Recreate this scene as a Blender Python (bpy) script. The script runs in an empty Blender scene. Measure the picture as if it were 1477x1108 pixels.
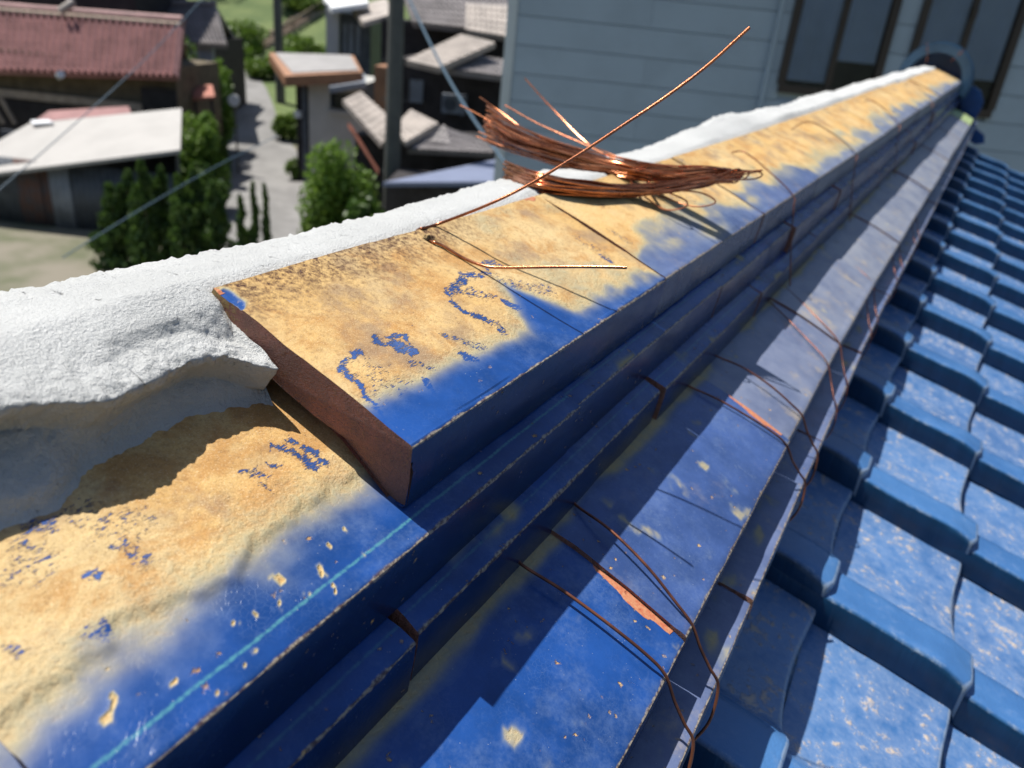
import bpy, bmesh, math, random
import numpy as np
from mathutils import Vector, Matrix

# ------------------------------------------------------------------ camera, sky, sun, exposure
S = bpy.context.scene
COL = S.collection
U = 0.16            # metres per ridge unit (camera stands one unit above the top tile edge)
CH = 6.6            # camera height above the village ground
AX = np.array([[0.86419499, 0.28596046, -0.41399715],     # image right / down / forward, per world axis
               [0.49435492, -0.32932815, 0.80446018],
               [0.09370289, -0.89987198, -0.4259697]])
CAM = np.array([0.0, 0.0, CH])
cd = bpy.data.cameras.new('camera')
cam = bpy.data.objects.new('camera', cd)
COL.objects.link(cam)
right, down, fwd = AX[:, 0], AX[:, 1], AX[:, 2]
m = Matrix.Identity(4)
for i in range(3):
    m[i][0], m[i][1], m[i][2], m[i][3] = right[i], -down[i], -fwd[i], CAM[i]
cam.matrix_world = m
cd.sensor_width = 36.0
cd.lens = 1109.0 / 1477.0 * 36.0
cd.clip_start = 0.01
cd.clip_end = 2000
cd.dof.use_dof = True
cd.dof.focus_distance = 0.375
cd.dof.aperture_fstop = 9.8
S.camera = cam

SUN = Vector((-0.311, -0.012, 0.748)).normalized()          # towards the sun
w = bpy.data.worlds.new('World'); S.world = w; w.use_nodes = True
nt = w.node_tree; nt.nodes.clear()
sky = nt.nodes.new('ShaderNodeTexSky'); sky.sky_type = 'NISHITA'; sky.sun_disc = False
sky.sun_elevation = math.asin(SUN.z)
sky.sun_rotation = math.atan2(SUN.x, SUN.y)
bg = nt.nodes.new('ShaderNodeBackground'); bg.inputs[1].default_value = 0.082
wo = nt.nodes.new('ShaderNodeOutputWorld')
nt.links.new(sky.outputs[0], bg.inputs[0]); nt.links.new(bg.outputs[0], wo.inputs[0])
sl = bpy.data.lights.new('sun', 'SUN'); sl.energy = 5.0; sl.angle = math.radians(0.53); sl.color = (1.0, 0.955, 0.88)
so = bpy.data.objects.new('sun', sl); COL.objects.link(so)
so.rotation_euler = (-SUN).to_track_quat('-Z', 'Y').to_euler()
so.location = (-20, 0, 40)
S.view_settings.view_transform = 'Standard'; S.view_settings.look = 'None'
S.view_settings.exposure = 0.42; S.view_settings.gamma = 1.0
S.render.engine = 'CYCLES'
S.cycles.use_denoising = True
S.cycles.max_bounces = 6
S.cycles.caustics_reflective = False; S.cycles.caustics_refractive = False
S.cycles.sample_clamp_indirect = 6

# ------------------------------------------------------------------ helpers
rng = np.random.RandomState(7)
random.seed(5)
_T = np.random.RandomState(11).rand(256, 256)

def vnoise(x, y):
    x = np.asarray(x, float); y = np.asarray(y, float)
    xi = np.floor(x).astype(int); yi = np.floor(y).astype(int)
    fx = x - xi; fy = y - yi
    fx = fx * fx * fx * (fx * (fx * 6 - 15) + 10); fy = fy * fy * fy * (fy * (fy * 6 - 15) + 10)
    a = _T[xi % 256, yi % 256]; b = _T[(xi + 1) % 256, yi % 256]
    c = _T[xi % 256, (yi + 1) % 256]; d = _T[(xi + 1) % 256, (yi + 1) % 256]
    return (a * (1 - fx) + b * fx) * (1 - fy) + (c * (1 - fx) + d * fx) * fy

def fbm(x, y, o=4, s=0.0):
    t = 0.0; a = 0.5; n = 0.0
    for k in range(o):
        t = t + a * vnoise(x * 2 ** k + 17.3 * k + s * 13.7, y * 2 ** k + 5.1 * k + s * 7.3); n += a; a *= 0.5
    return t / n

def sstep(a, b, x):
    t = np.clip((np.asarray(x, float) - a) / (b - a), 0, 1)
    return t * t * (3 - 2 * t)

def ray(px, py):
    d = np.array([px - 738.5, py - 554.0, 1109.0])
    return AX @ d

def hit(px, py, p0, n):
    d = ray(px, py); p0 = np.asarray(p0, float); n = np.asarray(n, float)
    return CAM + d * (np.dot(p0 - CAM, n) / np.dot(d, n))

def ru(x, y, z):
    """ridge units (camera as origin) to world"""
    return np.array([x * U, y * U, CH + z * U])

def tag(o, label=None, cat=None, group=None, kind=None):
    if label: o['label'] = label
    if cat: o['category'] = cat
    if group: o['group'] = group
    if kind: o['kind'] = kind
    return o

def empty(name, loc=(0, 0, 0), parent=None):
    o = bpy.data.objects.new(name, None); COL.objects.link(o); o.location = loc
    o.empty_display_size = 0.1
    if parent is not None:
        o.parent = parent
    return o

def link(name, me, parent=None, mats=None):
    if mats is not None:
        for mm in (mats if isinstance(mats, (list, tuple)) else [mats]):
            me.materials.append(mm)
    o = bpy.data.objects.new(name, me); COL.objects.link(o)
    if parent is not None:
        o.parent = parent
        o.matrix_parent_inverse = Matrix.Translation(-Vector(world_loc(parent)))
    return o

def world_loc(o):
    v = Vector(o.location)
    p = o.parent
    return v if p is None else v   # empties keep world locations: parents sit at inverse offsets

def mesh(name, v, f, smooth=False, sharp=None):
    me = bpy.data.meshes.new(name)
    me.from_pydata([tuple(map(float, q)) for q in v], [], [tuple(q) for q in f])
    me.update()
    if smooth or sharp:
        me.polygons.foreach_set('use_smooth', [True] * len(me.polygons))
        if sharp:
            me.set_sharp_from_angle(angle=math.radians(sharp))
    return me

def fix_normals(me):
    bm = bmesh.new(); bm.from_mesh(me); bmesh.ops.recalc_face_normals(bm, faces=bm.faces); bm.to_mesh(me); bm.free()
    return me

def pattr(me, name, vals):
    a = me.attributes.new(name, 'FLOAT', 'POINT'); a.data.foreach_set('value', np.asarray(vals, np.float32))

def catmull(pts, n=8):
    P = [np.asarray(p, float) for p in pts]
    P = [2 * P[0] - P[1]] + P + [2 * P[-1] - P[-2]]
    out = []
    for i in range(1, len(P) - 2):
        a, b, c, d = P[i - 1:i + 3]
        for k in range(n):
            t = k / n
            out.append(0.5 * (2 * b + (c - a) * t + (2 * a - 5 * b + 4 * c - d) * t * t + (-a + 3 * b - 3 * c + d) * t ** 3))
    out.append(P[-2])
    return np.array(out)

def tube(name, pts, r, sides=7, r_end=None):
    pts = np.asarray(pts, float); n = len(pts)
    T = np.gradient(pts, axis=0); T /= np.linalg.norm(T, axis=1)[:, None] + 1e-12
    up = np.array([0.13, 0.21, 0.97])
    v = []; f = []
    N = np.cross(T[0], up); N /= np.linalg.norm(N)
    for i in range(n):
        N = N - T[i] * np.dot(N, T[i]); N /= np.linalg.norm(N) + 1e-12
        B = np.cross(T[i], N)
        rr = r if np.isscalar(r) else r[i]
        for k in range(sides):
            a = 2 * math.pi * k / sides
            v.append(pts[i] + rr * (N * math.cos(a) + B * math.sin(a)))
    for i in range(n - 1):
        for k in range(sides):
            k2 = (k + 1) % sides
            f.append((i * sides + k, i * sides + k2, (i + 1) * sides + k2, (i + 1) * sides + k))
    f.append(tuple(range(sides))[::-1]); f.append(tuple((n - 1) * sides + k for k in range(sides)))
    return mesh(name, v, f, sharp=50)

# ---- materials
class NB:
    def __init__(s, name):
        s.m = bpy.data.materials.new(name); s.m.use_nodes = True
        s.t = s.m.node_tree; s.t.nodes.clear()
        s.out = s.t.nodes.new('ShaderNodeOutputMaterial')
        s.bsdf = s.t.nodes.new('ShaderNodeBsdfPrincipled')
        s.t.links.new(s.bsdf.outputs[0], s.out.inputs[0])
    def n(s, typ, ins=None, **props):
        nd = s.t.nodes.new(typ)
        for k, v in props.items():
            setattr(nd, k, v)
        if ins:
            for k, v in ins.items():
                s.set(nd.inputs[k], v)
        return nd
    def set(s, sock, v):
        if hasattr(v, 'is_output') or isinstance(v, bpy.types.NodeSocket):
            s.t.links.new(v, sock)
        else:
            if isinstance(v, (tuple, list)) and len(v) == 3 and sock.type == 'RGBA':
                v = (*v, 1.0)
            sock.default_value = v
    def val(s, a, op, b=0.0, c=None, clamp=False):
        nd = s.n('ShaderNodeMath', operation=op, use_clamp=clamp)
        s.set(nd.inputs[0], a); s.set(nd.inputs[1], b)
        if c is not None:
            s.set(nd.inputs[2], c)
        return nd.outputs[0]
    def ramp(s, x, a, b, lo=0.0, hi=1.0):
        nd = s.n('ShaderNodeMapRange', interpolation_type='SMOOTHSTEP')
        s.set(nd.inputs[0], x); s.set(nd.inputs[1], a); s.set(nd.inputs[2], b); s.set(nd.inputs[3], lo); s.set(nd.inputs[4], hi)
        return nd.outputs[0]
    def mix(s, f, a, b, mode='MIX'):
        nd = s.n('ShaderNodeMix', data_type='RGBA', blend_type=mode)
        s.set(nd.inputs[0], f); s.set(nd.inputs[6], a); s.set(nd.inputs[7], b)
        return nd.outputs[2]
    def noise(s, vec, scale, detail=4, rough=0.55, dist=0.0):
        nd = s.n('ShaderNodeTexNoise', {'Scale': scale, 'Detail': detail, 'Roughness': rough, 'Distortion': dist})
        s.set(nd.inputs['Vector'], vec)
        return nd.outputs[0]
    def attr(s, name, typ='GEOMETRY'):
        return s.n('ShaderNodeAttribute', attribute_name=name, attribute_type=typ).outputs['Fac']
    def bump(s, h, dist, strength=1.0):
        nd = s.n('ShaderNodeBump', {'Strength': strength, 'Distance': dist})
        s.set(nd.inputs['Height'], h)
        s.t.links.new(nd.outputs[0], s.bsdf.inputs['Normal'])
        return nd.outputs[0]
    def seedvec(s, base='UV', mul=31.0):
        tc = s.n('ShaderNodeTexCoord')
        oi = s.n('ShaderNodeObjectInfo')
        r = s.val(oi.outputs['Random'], 'MULTIPLY', mul)
        cx = s.n('ShaderNodeCombineXYZ'); s.set(cx.inputs[0], r); s.set(cx.inputs[1], r); s.set(cx.inputs[2], r)
        add = s.n('ShaderNodeVectorMath', operation='ADD')
        s.t.links.new(tc.outputs[base], add.inputs[0]); s.t.links.new(cx.outputs[0], add.inputs[1])
        return add.outputs[0], tc

def simple(name, col, rough=0.7, var=0.25, scale=8.0, metal=0.0, bump=0.0, spec=0.5, col2=None):
    b = NB(name)
    v, tc = b.seedvec('Object', 13.0)
    n1 = b.noise(v, scale, 5, 0.6)
    c2 = col2 if col2 else tuple(c * (1 - var) for c in col)
    c = b.mix(b.ramp(n1, 0.35, 0.68), col, c2)
    b.set(b.bsdf.inputs['Base Color'], c)
    b.set(b.bsdf.inputs['Roughness'], rough); b.set(b.bsdf.inputs['Metallic'], metal)
    b.set(b.bsdf.inputs['Specular IOR Level'], spec)
    if bump:
        b.bump(b.noise(v, scale * 4, 4), bump)
    return b.m

def glaze_material():
    b = NB('cobalt_glaze')
    v, tc = b.seedvec('UV')
    uv = b.n('ShaderNodeSeparateXYZ'); b.t.links.new(tc.outputs['UV'], uv.inputs[0])
    V = uv.outputs[1]
    dirt = b.attr('dirt'); chip = b.attr('chip'); scr = b.attr('scrape')
    haze = b.attr('haze', 'OBJECT'); lime = b.attr('lime', 'OBJECT')
    big = b.noise(v, 14, 5, 0.6); mid = b.noise(v, 60, 5, 0.6); fine = b.noise(v, 380, 4, 0.65); grit = b.noise(v, 1500, 2, 0.6)
    # glaze colour
    g = b.mix(b.ramp(big, 0.3, 0.72), (0.002, 0.014, 0.060), (0.004, 0.027, 0.115))
    g = b.mix(b.ramp(mid, 0.45, 0.75, 0, 0.5), g, (0.003, 0.018, 0.09))
    # crackle
    vo = b.n('ShaderNodeTexVoronoi', {'Scale': 420.0}, feature='DISTANCE_TO_EDGE')
    dv = b.n('ShaderNodeVectorMath', operation='ADD')
    nz = b.n('ShaderNodeTexNoise', {'Scale': 90.0, 'Detail': 3.0}); b.set(nz.inputs['Vector'], v)
    sc = b.n('ShaderNodeVectorMath', operation='SCALE'); b.t.links.new(nz.outputs[1], sc.inputs[0]); sc.inputs['Scale'].default_value = 0.006
    b.set(dv.inputs[0], v); b.t.links.new(sc.outputs[0], dv.inputs[1]); b.t.links.new(dv.outputs[0], vo.inputs['Vector'])
    crack = b.ramp(vo.outputs['Distance'], 0.0, 0.07, 1, 0)
    crack = b.val(crack, 'MULTIPLY', b.ramp(b.noise(v, 45, 4, 0.65), 0.44, 0.68))
    g = b.mix(b.val(b.val(crack, 'MULTIPLY', 0.14), 'MULTIPLY', b.ramp(V, -0.0004, 0.002, 0.25, 1.0)), g, (0.30, 0.42, 0.58))
    # dusty top painted lighter and front face darker, for sunlit and shaded glaze
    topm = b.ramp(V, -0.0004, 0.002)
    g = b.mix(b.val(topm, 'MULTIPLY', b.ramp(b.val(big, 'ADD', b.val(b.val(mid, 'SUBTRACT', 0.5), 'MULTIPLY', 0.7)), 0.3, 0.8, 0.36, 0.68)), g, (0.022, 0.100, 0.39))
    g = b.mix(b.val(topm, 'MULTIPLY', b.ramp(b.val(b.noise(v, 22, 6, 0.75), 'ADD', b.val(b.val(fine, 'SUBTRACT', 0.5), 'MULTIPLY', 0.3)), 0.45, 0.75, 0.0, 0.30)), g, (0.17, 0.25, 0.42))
    # dust film that greys a weathered tile
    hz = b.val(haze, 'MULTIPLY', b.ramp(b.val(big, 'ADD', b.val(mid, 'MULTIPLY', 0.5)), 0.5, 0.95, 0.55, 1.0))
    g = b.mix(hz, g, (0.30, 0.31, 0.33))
    g = b.mix(b.val(haze, 'MULTIPLY', b.ramp(b.noise(v, 24, 6, 0.7), 0.54, 0.72)), g, (0.42, 0.35, 0.25))
    g = b.mix(lime, g, (0.40, 0.52, 0.20))
    # turquoise line where the glaze ran thin, near the front edge
    tl = b.val(b.val(b.val(V, 'SUBTRACT', b.val(0.0105, 'ADD', b.val(b.val(mid, 'SUBTRACT', 0.5), 'MULTIPLY', 0.0012))), 'ABSOLUTE'), 'DIVIDE', b.val(0.0011, 'ADD', b.val(b.val(fine, 'SUBTRACT', 0.5), 'MULTIPLY', 0.0016)))
    tl = b.val(b.ramp(tl, 0.1, 1.0, 1, 0), 'MULTIPLY', b.attr('line', 'OBJECT'))
    g = b.mix(b.val(b.val(tl, 'MULTIPLY', b.ramp(fine, 0.3, 0.6, 0.15, 0.6)), 'MULTIPLY', 1.0), g, (0.10, 0.33, 0.33))
    # pale rubbed front edge
    ed = b.val(b.val(V, 'ABSOLUTE'), 'DIVIDE', b.val(0.0004, 'ADD', b.val(b.ramp(mid, 0.35, 0.75), 'MULTIPLY', 0.0019)))
    edm = b.ramp(b.val(ed, 'ADD', b.val(b.val(fine, 'SUBTRACT', 0.5), 'MULTIPLY', 0.6)), 0.5, 1.4, 0.8, 0)
    g = b.mix(edm, g, b.mix(b.ramp(fine, 0.4, 0.6), (0.40, 0.34, 0.24), (0.10, 0.06, 0.035)))
    # crumbs of dried clay
    cr = b.n('ShaderNodeTexVoronoi', {'Scale': 120.0, 'Randomness': 1.0}); b.t.links.new(dv.outputs[0], cr.inputs['Vector'])
    crm = b.val(b.ramp(b.val(cr.outputs['Distance'], 'ADD', b.val(b.val(fine, 'SUBTRACT', 0.5), 'MULTIPLY', 0.9)), 0.02, 0.16, 1, 0), 'MULTIPLY', b.ramp(b.noise(v, 33, 4, 0.7), 0.50, 0.58))
    crm = b.val(crm, 'MULTIPLY', b.attr('crumb', 'OBJECT'))
    sp = b.n('ShaderNodeTexVoronoi', {'Scale': 420.0}); b.set(sp.inputs['Vector'], v)
    spm = b.val(b.ramp(sp.outputs['Distance'], 0.06, 0.13, 1, 0), 'MULTIPLY', b.ramp(b.noise(v, 160, 2), 0.56, 0.62))
    g = b.mix(b.val(spm, 'MULTIPLY', 0.5), g, (0.45, 0.47, 0.45))
    # ochre silt
    oc = b.mix(b.ramp(big, 0.32, 0.68), (0.61, 0.39, 0.15), (0.62, 0.46, 0.235))
    oc = b.mix(b.ramp(b.noise(v, 32, 6, 0.7, 0.4), 0.45, 0.64, 0, 0.85), oc, (0.47, 0.25, 0.085))
    oc = b.mix(b.ramp(b.noise(v, 26, 5, 0.62), 0.50, 0.70, 0, 0.75), oc, (0.26, 0.185, 0.13))
    oc = b.mix(b.ramp(fine, 0.5, 0.72, 0, 0.4), oc, (0.30, 0.17, 0.07))
    oc = b.mix(b.ramp(grit, 0.55, 0.72, 0, 0.6), oc, (0.80, 0.62, 0.38))
    oc = b.mix(b.ramp(grit, 0.44, 0.30, 0, 0.55), oc, (0.30, 0.17, 0.075))
    back = b.attr('soot')
    oc = b.mix(b.val(back, 'MULTIPLY', b.ramp(b.val(b.val(fine, 'MULTIPLY', 0.8), 'ADD', b.val(b.val(mid, 'MULTIPLY', 0.5), 'ADD', b.val(grit, 'MULTIPLY', 0.5))), 0.70, 1.12)), oc, (0.07, 0.035, 0.03))
    wet = b.ramp(b.val(dirt, 'ADD', b.val(b.val(mid, 'SUBTRACT', 0.5), 'MULTIPLY', 0.5)), 0.04, 0.60)      # thin greenish film
    thick = b.ramp(b.val(b.val(dirt, 'ADD', b.val(b.val(fine, 'SUBTRACT', 0.5), 'MULTIPLY', 0.5)), 'ADD', b.val(b.val(mid, 'SUBTRACT', 0.5), 'MULTIPLY', 0.45)), 0.36, 0.86)
    film = b.mix(b.ramp(dirt, 0.15, 0.50), (0.16, 0.21, 0.28), (0.46, 0.40, 0.20))
    # scraped marks cut back to the glaze, ragged
    mps = b.n('ShaderNodeMapping'); mps.inputs['Rotation'].default_value = (0, 0, 0.5); mps.inputs['Scale'].default_value = (260, 1500, 1); b.set(mps.inputs[0], v)
    stk = b.noise(mps.outputs[0], 1.0, 4, 0.7, 0.5)
    scm = b.ramp(b.val(scr, 'ADD', b.val(b.val(b.val(b.val(fine, 'MULTIPLY', 0.7), 'ADD', b.val(stk, 'MULTIPLY', 1.3)), 'SUBTRACT', 1.0), 'MULTIPLY', 2.1)), 0.60, 0.84)
    keep = b.val(1.0, 'SUBTRACT', scm)
    c = b.mix(b.val(b.val(wet, 'MULTIPLY', 0.82), 'MULTIPLY', b.val(1.0, 'SUBTRACT', b.val(scm, 'MULTIPLY', 0.97))), g, film)
    thm = b.val(b.val(thick, 'MULTIPLY', keep), 'MAXIMUM', crm)
    c = b.mix(thm, c, oc)
    # exposed red clay
    cm = b.ramp(b.val(chip, 'ADD', b.val(b.val(mid, 'SUBTRACT', 0.5), 'MULTIPLY', 0.6)), 0.45, 0.58)
    c = b.mix(cm, c, b.mix(b.ramp(fine, 0.3, 0.7), (0.46, 0.13, 0.07), (0.52, 0.26, 0.14)))
    b.set(b.bsdf.inputs['Base Color'], c)
    matte = b.val(b.val(thm, 'MAXIMUM', cm), 'MAXIMUM', b.val(wet, 'MULTIPLY', 0.6))
    rgh = b.val(b.val(0.13, 'ADD', b.val(big, 'MULTIPLY', 0.20)), 'ADD', b.val(b.val(matte, 'MULTIPLY', 0.6), 'ADD', b.val(haze, 'MULTIPLY', 0.15)), clamp=True)
    b.set(b.bsdf.inputs['Roughness'], rgh)
    b.set(b.bsdf.inputs['Specular IOR Level'], b.val(0.36, 'SUBTRACT', b.val(matte, 'MULTIPLY', 0.26)))
    h = b.val(b.val(thm, 'MULTIPLY', b.val(0.6, 'ADD', b.val(fine, 'MULTIPLY', 0.5))), 'ADD', b.val(b.val(grit, 'MULTIPLY', b.val(0.05, 'ADD', b.val(thm, 'MULTIPLY', 0.22))), 'ADD', b.val(mid, 'MULTIPLY', 0.35)))
    h = b.val(h, 'SUBTRACT', b.val(b.val(crack, 'MULTIPLY', 0.05), 'ADD', b.val(cm, 'MULTIPLY', 0.5)))
    b.bump(h, 0.0008, 0.9)
    return b.m

def clay_material():
    b = NB('fired_clay')
    tc = b.n('ShaderNodeTexCoord'); v = tc.outputs['Object']
    n1 = b.noise(v, 40, 5, 0.65); n2 = b.noise(v, 300, 4, 0.7); n3 = b.noise(v, 1100, 2)
    c = b.mix(b.ramp(n1, 0.35, 0.65), (0.46, 0.20, 0.145), (0.30, 0.155, 0.12))
    c = b.mix(b.ramp(n2, 0.52, 0.72, 0, 0.7), c, (0.30, 0.17, 0.10))
    c = b.mix(b.ramp(n3, 0.60, 0.75, 0, 0.6), c, (0.38, 0.26, 0.15))
    silt = b.attr('silt')
    c = b.mix(b.ramp(b.val(silt, 'ADD', b.val(b.val(n2, 'SUBTRACT', 0.5), 'MULTIPLY', 1.3)), 0.45, 0.7), c, (0.55, 0.36, 0.15))
    b.set(b.bsdf.inputs['Base Color'], c); b.set(b.bsdf.inputs['Roughness'], 0.85); b.set(b.bsdf.inputs['Specular IOR Level'], 0.25)
    b.bump(b.val(b.val(n1, 'MULTIPLY', 0.8), 'ADD', b.val(b.val(n2, 'MULTIPLY', 0.7), 'ADD', b.val(n3, 'MULTIPLY', 0.4))), 0.0045, 1.0)
    return b.m

def mortar_material():
    b = NB('white_lime_mortar')
    tc = b.n('ShaderNodeTexCoord'); v = tc.outputs['Object']
    n1 = b.noise(v, 18, 5, 0.6); n2 = b.noise(v, 160, 5, 0.7); n3 = b.noise(v, 700, 3, 0.65); n5 = b.noise(v, 2000, 2, 0.7)
    mp = b.n('ShaderNodeMapping'); mp.inputs['Rotation'].default_value = (0.2, 0.3, 0.5); mp.inputs['Scale'].default_value = (60, 240, 150)
    b.t.links.new(v, mp.inputs[0])
    st = b.noise(mp.outputs[0], 1.0, 4, 0.7, 0.6)
    c = b.mix(b.ramp(n1, 0.3, 0.7), (0.60, 0.61, 0.605), (0.54, 0.55, 0.545))
    pit = b.ramp(st, 0.66, 0.74)
    c = b.mix(b.ramp(n3, 0.58, 0.78, 0, 0.22), c, (0.36, 0.36, 0.35))
    c = b.mix(b.val(pit, 'MULTIPLY', 0.55), c, (0.24, 0.23, 0.21))
    grime = b.attr('grime')
    c = b.mix(b.ramp(b.val(grime, 'ADD', b.val(b.val(n2, 'SUBTRACT', 0.5), 'MULTIPLY', 1.0)), 0.35, 0.9, 0, 0.8), c, (0.36, 0.28, 0.19))
    b.set(b.bsdf.inputs['Base Color'], c); b.set(b.bsdf.inputs['Roughness'], 0.95); b.set(b.bsdf.inputs['Specular IOR Level'], 0.1)
    h = b.val(b.val(n1, 'MULTIPLY', 1.2), 'ADD', b.val(b.val(n2, 'MULTIPLY', 0.9), 'ADD', b.val(b.val(n3, 'MULTIPLY', 0.9), 'ADD', b.val(n5, 'MULTIPLY', 0.4))))
    h = b.val(h, 'SUBTRACT', b.val(pit, 'MULTIPLY', 0.9))
    b.bump(h, 0.0020, 1.0)
    return b.m

def roof_glaze_material():
    b = NB('weathered_blue_roof_glaze')
    v, tc = b.seedvec('UV', 47.0)
    dirt = b.attr('dirt')
    n1 = b.noise(v, 9, 4, 0.6); n2 = b.noise(v, 36, 6, 0.72); n3 = b.noise(v, 120, 5, 0.7); n4 = b.noise(v, 500, 3)
    oi = b.n('ShaderNodeObjectInfo')
    top_light = b.attr('top_light')
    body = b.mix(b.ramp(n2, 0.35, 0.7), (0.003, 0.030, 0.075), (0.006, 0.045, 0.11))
    g = b.mix(oi.outputs['Random'], (0.022, 0.10, 0.28), (0.045, 0.15, 0.36))
    g = b.mix(b.ramp(n1, 0.3, 0.7, 0, 0.6), g, (0.06, 0.19, 0.44))
    g = b.mix(b.ramp(b.val(b.val(n2, 'ADD', b.val(b.val(dirt, 'SUBTRACT', 0.5), 'MULTIPLY', 0.35)), 'ADD', b.val(b.val(n3, 'SUBTRACT', 0.5), 'MULTIPLY', 0.6)), 0.36, 0.86, 0.05, 0.50), g, (0.30, 0.37, 0.50))
    dm = b.ramp(b.val(b.val(n2, 'ADD', b.val(b.val(n3, 'SUBTRACT', 0.5), 'MULTIPLY', 0.9)), 'ADD', b.val(b.val(dirt, 'SUBTRACT', 0.5), 'MULTIPLY', 0.30)), 0.66, 0.84)
    g = b.mix(b.val(dm, 'MULTIPLY', 0.7), g, b.mix(b.ramp(n3, 0.4, 0.66), (0.42, 0.42, 0.46), (0.62, 0.47, 0.29)))
    g = b.mix(top_light, body, g)  # sunlit tops painted lighter, side faces left dark as their shade
    uv = b.n('ShaderNodeSeparateXYZ'); b.t.links.new(tc.outputs['UV'], uv.inputs[0])
    edge = b.attr('edge')
    g = b.mix(b.val(b.ramp(b.val(edge, 'ADD', b.val(b.val(n3, 'SUBTRACT', 0.5), 'MULTIPLY', 0.9)), 0.45, 0.8), 'MULTIPLY', 0.5), g, (0.36, 0.42, 0.48))
    b.set(b.bsdf.inputs['Base Color'], g)
    b.set(b.bsdf.inputs['Roughness'], b.val(b.val(0.12, 'ADD', b.val(n2, 'MULTIPLY', 0.2)), 'ADD', b.val(dm, 'MULTIPLY', 0.35)))
    b.bump(b.val(b.val(n2, 'MULTIPLY', 0.7), 'ADD', b.val(b.val(n3, 'MULTIPLY', 0.35), 'ADD', b.val(b.val(n4, 'MULTIPLY', 0.12), 'ADD', b.val(dm, 'MULTIPLY', 0.3)))), 0.0016, 0.9)
    return b.m

def copper_material():
    b = NB('oxidised_copper')
    v, tc = b.seedvec('Object', 9.0)
    n1 = b.noise(v, 60, 4, 0.6); n2 = b.noise(v, 900, 3)
    oi = b.n('ShaderNodeObjectInfo')
    c = b.mix(oi.outputs['Random'], (0.46, 0.16, 0.07), (0.64, 0.26, 0.125))
    c = b.mix(b.ramp(n1, 0.4, 0.65, 0, 0.7), c, (0.17, 0.065, 0.04))
    b.set(b.bsdf.inputs['Base Color'], c); b.set(b.bsdf.inputs['Metallic'], 0.85)
    b.set(b.bsdf.inputs['Roughness'], b.val(0.14, 'ADD', b.val(n1, 'MULTIPLY', 0.22)))
    b.bump(n2, 0.0002, 0.4)
    return b.m

def leaf_material(name, c1, c2):
    b = NB(name)
    oi = b.n('ShaderNodeObjectInfo'); tc = b.n('ShaderNodeTexCoord')
    n1 = b.noise(tc.outputs['Object'], 3.5, 3); n2 = b.noise(tc.outputs['Object'], 30, 2)
    c = b.mix(b.ramp(b.val(n1, 'ADD', b.val(b.val(n2, 'SUBTRACT', 0.5), 'MULTIPLY', 0.8)), 0.3, 0.7), c1, c2)
    b.set(b.bsdf.inputs['Base Color'], c); b.set(b.bsdf.inputs['Roughness'], 0.5)
    tr = b.n('ShaderNodeBsdfTranslucent'); b.set(tr.inputs[0], c)
    ms = b.n('ShaderNodeMixShader'); ms.inputs[0].default_value = 0.35
    b.t.links.new(b.bsdf.outputs[0], ms.inputs[1]); b.t.links.new(tr.outputs[0], ms.inputs[2]); b.t.links.new(ms.outputs[0], b.out.inputs[0])
    return b.m

def tarnish_material():
    b = NB('tarnished_copper')
    v, tc = b.seedvec('Object', 9.0)
    n1 = b.noise(v, 80, 4, 0.6)
    b.set(b.bsdf.inputs['Base Color'], b.mix(b.ramp(n1, 0.35, 0.65), (0.26, 0.095, 0.05), (0.12, 0.05, 0.035)))
    b.set(b.bsdf.inputs['Metallic'], 0.6); b.set(b.bsdf.inputs['Roughness'], 0.42)
    return b.m

M = dict(tarnish=tarnish_material(), glaze=glaze_material(), clay=clay_material(), mortar=mortar_material(), roof=roof_glaze_material(), copper=copper_material())

# ------------------------------------------------------------------ the tiled roof we look along
SL = 0.361                                # fall of the ridge tiles per unit of width
roof = empty('tiled_roof', tuple(ru(-1.9, 0, -2.6)))
tag(roof, 'blue glazed tile roof with a half stripped ridge running away into the distance', 'roof', kind='thing')

# profile of a ridge tile about its front top edge (units): underside from front to back
UNDER = [(-0.027, -0.201), (-0.075, -0.196), (-0.150, -0.138), (-0.240, -0.070), (-0.331, -0.022), (-0.438, 0.022), (-0.57, 0.080), (-0.755, 0.160)]

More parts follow.
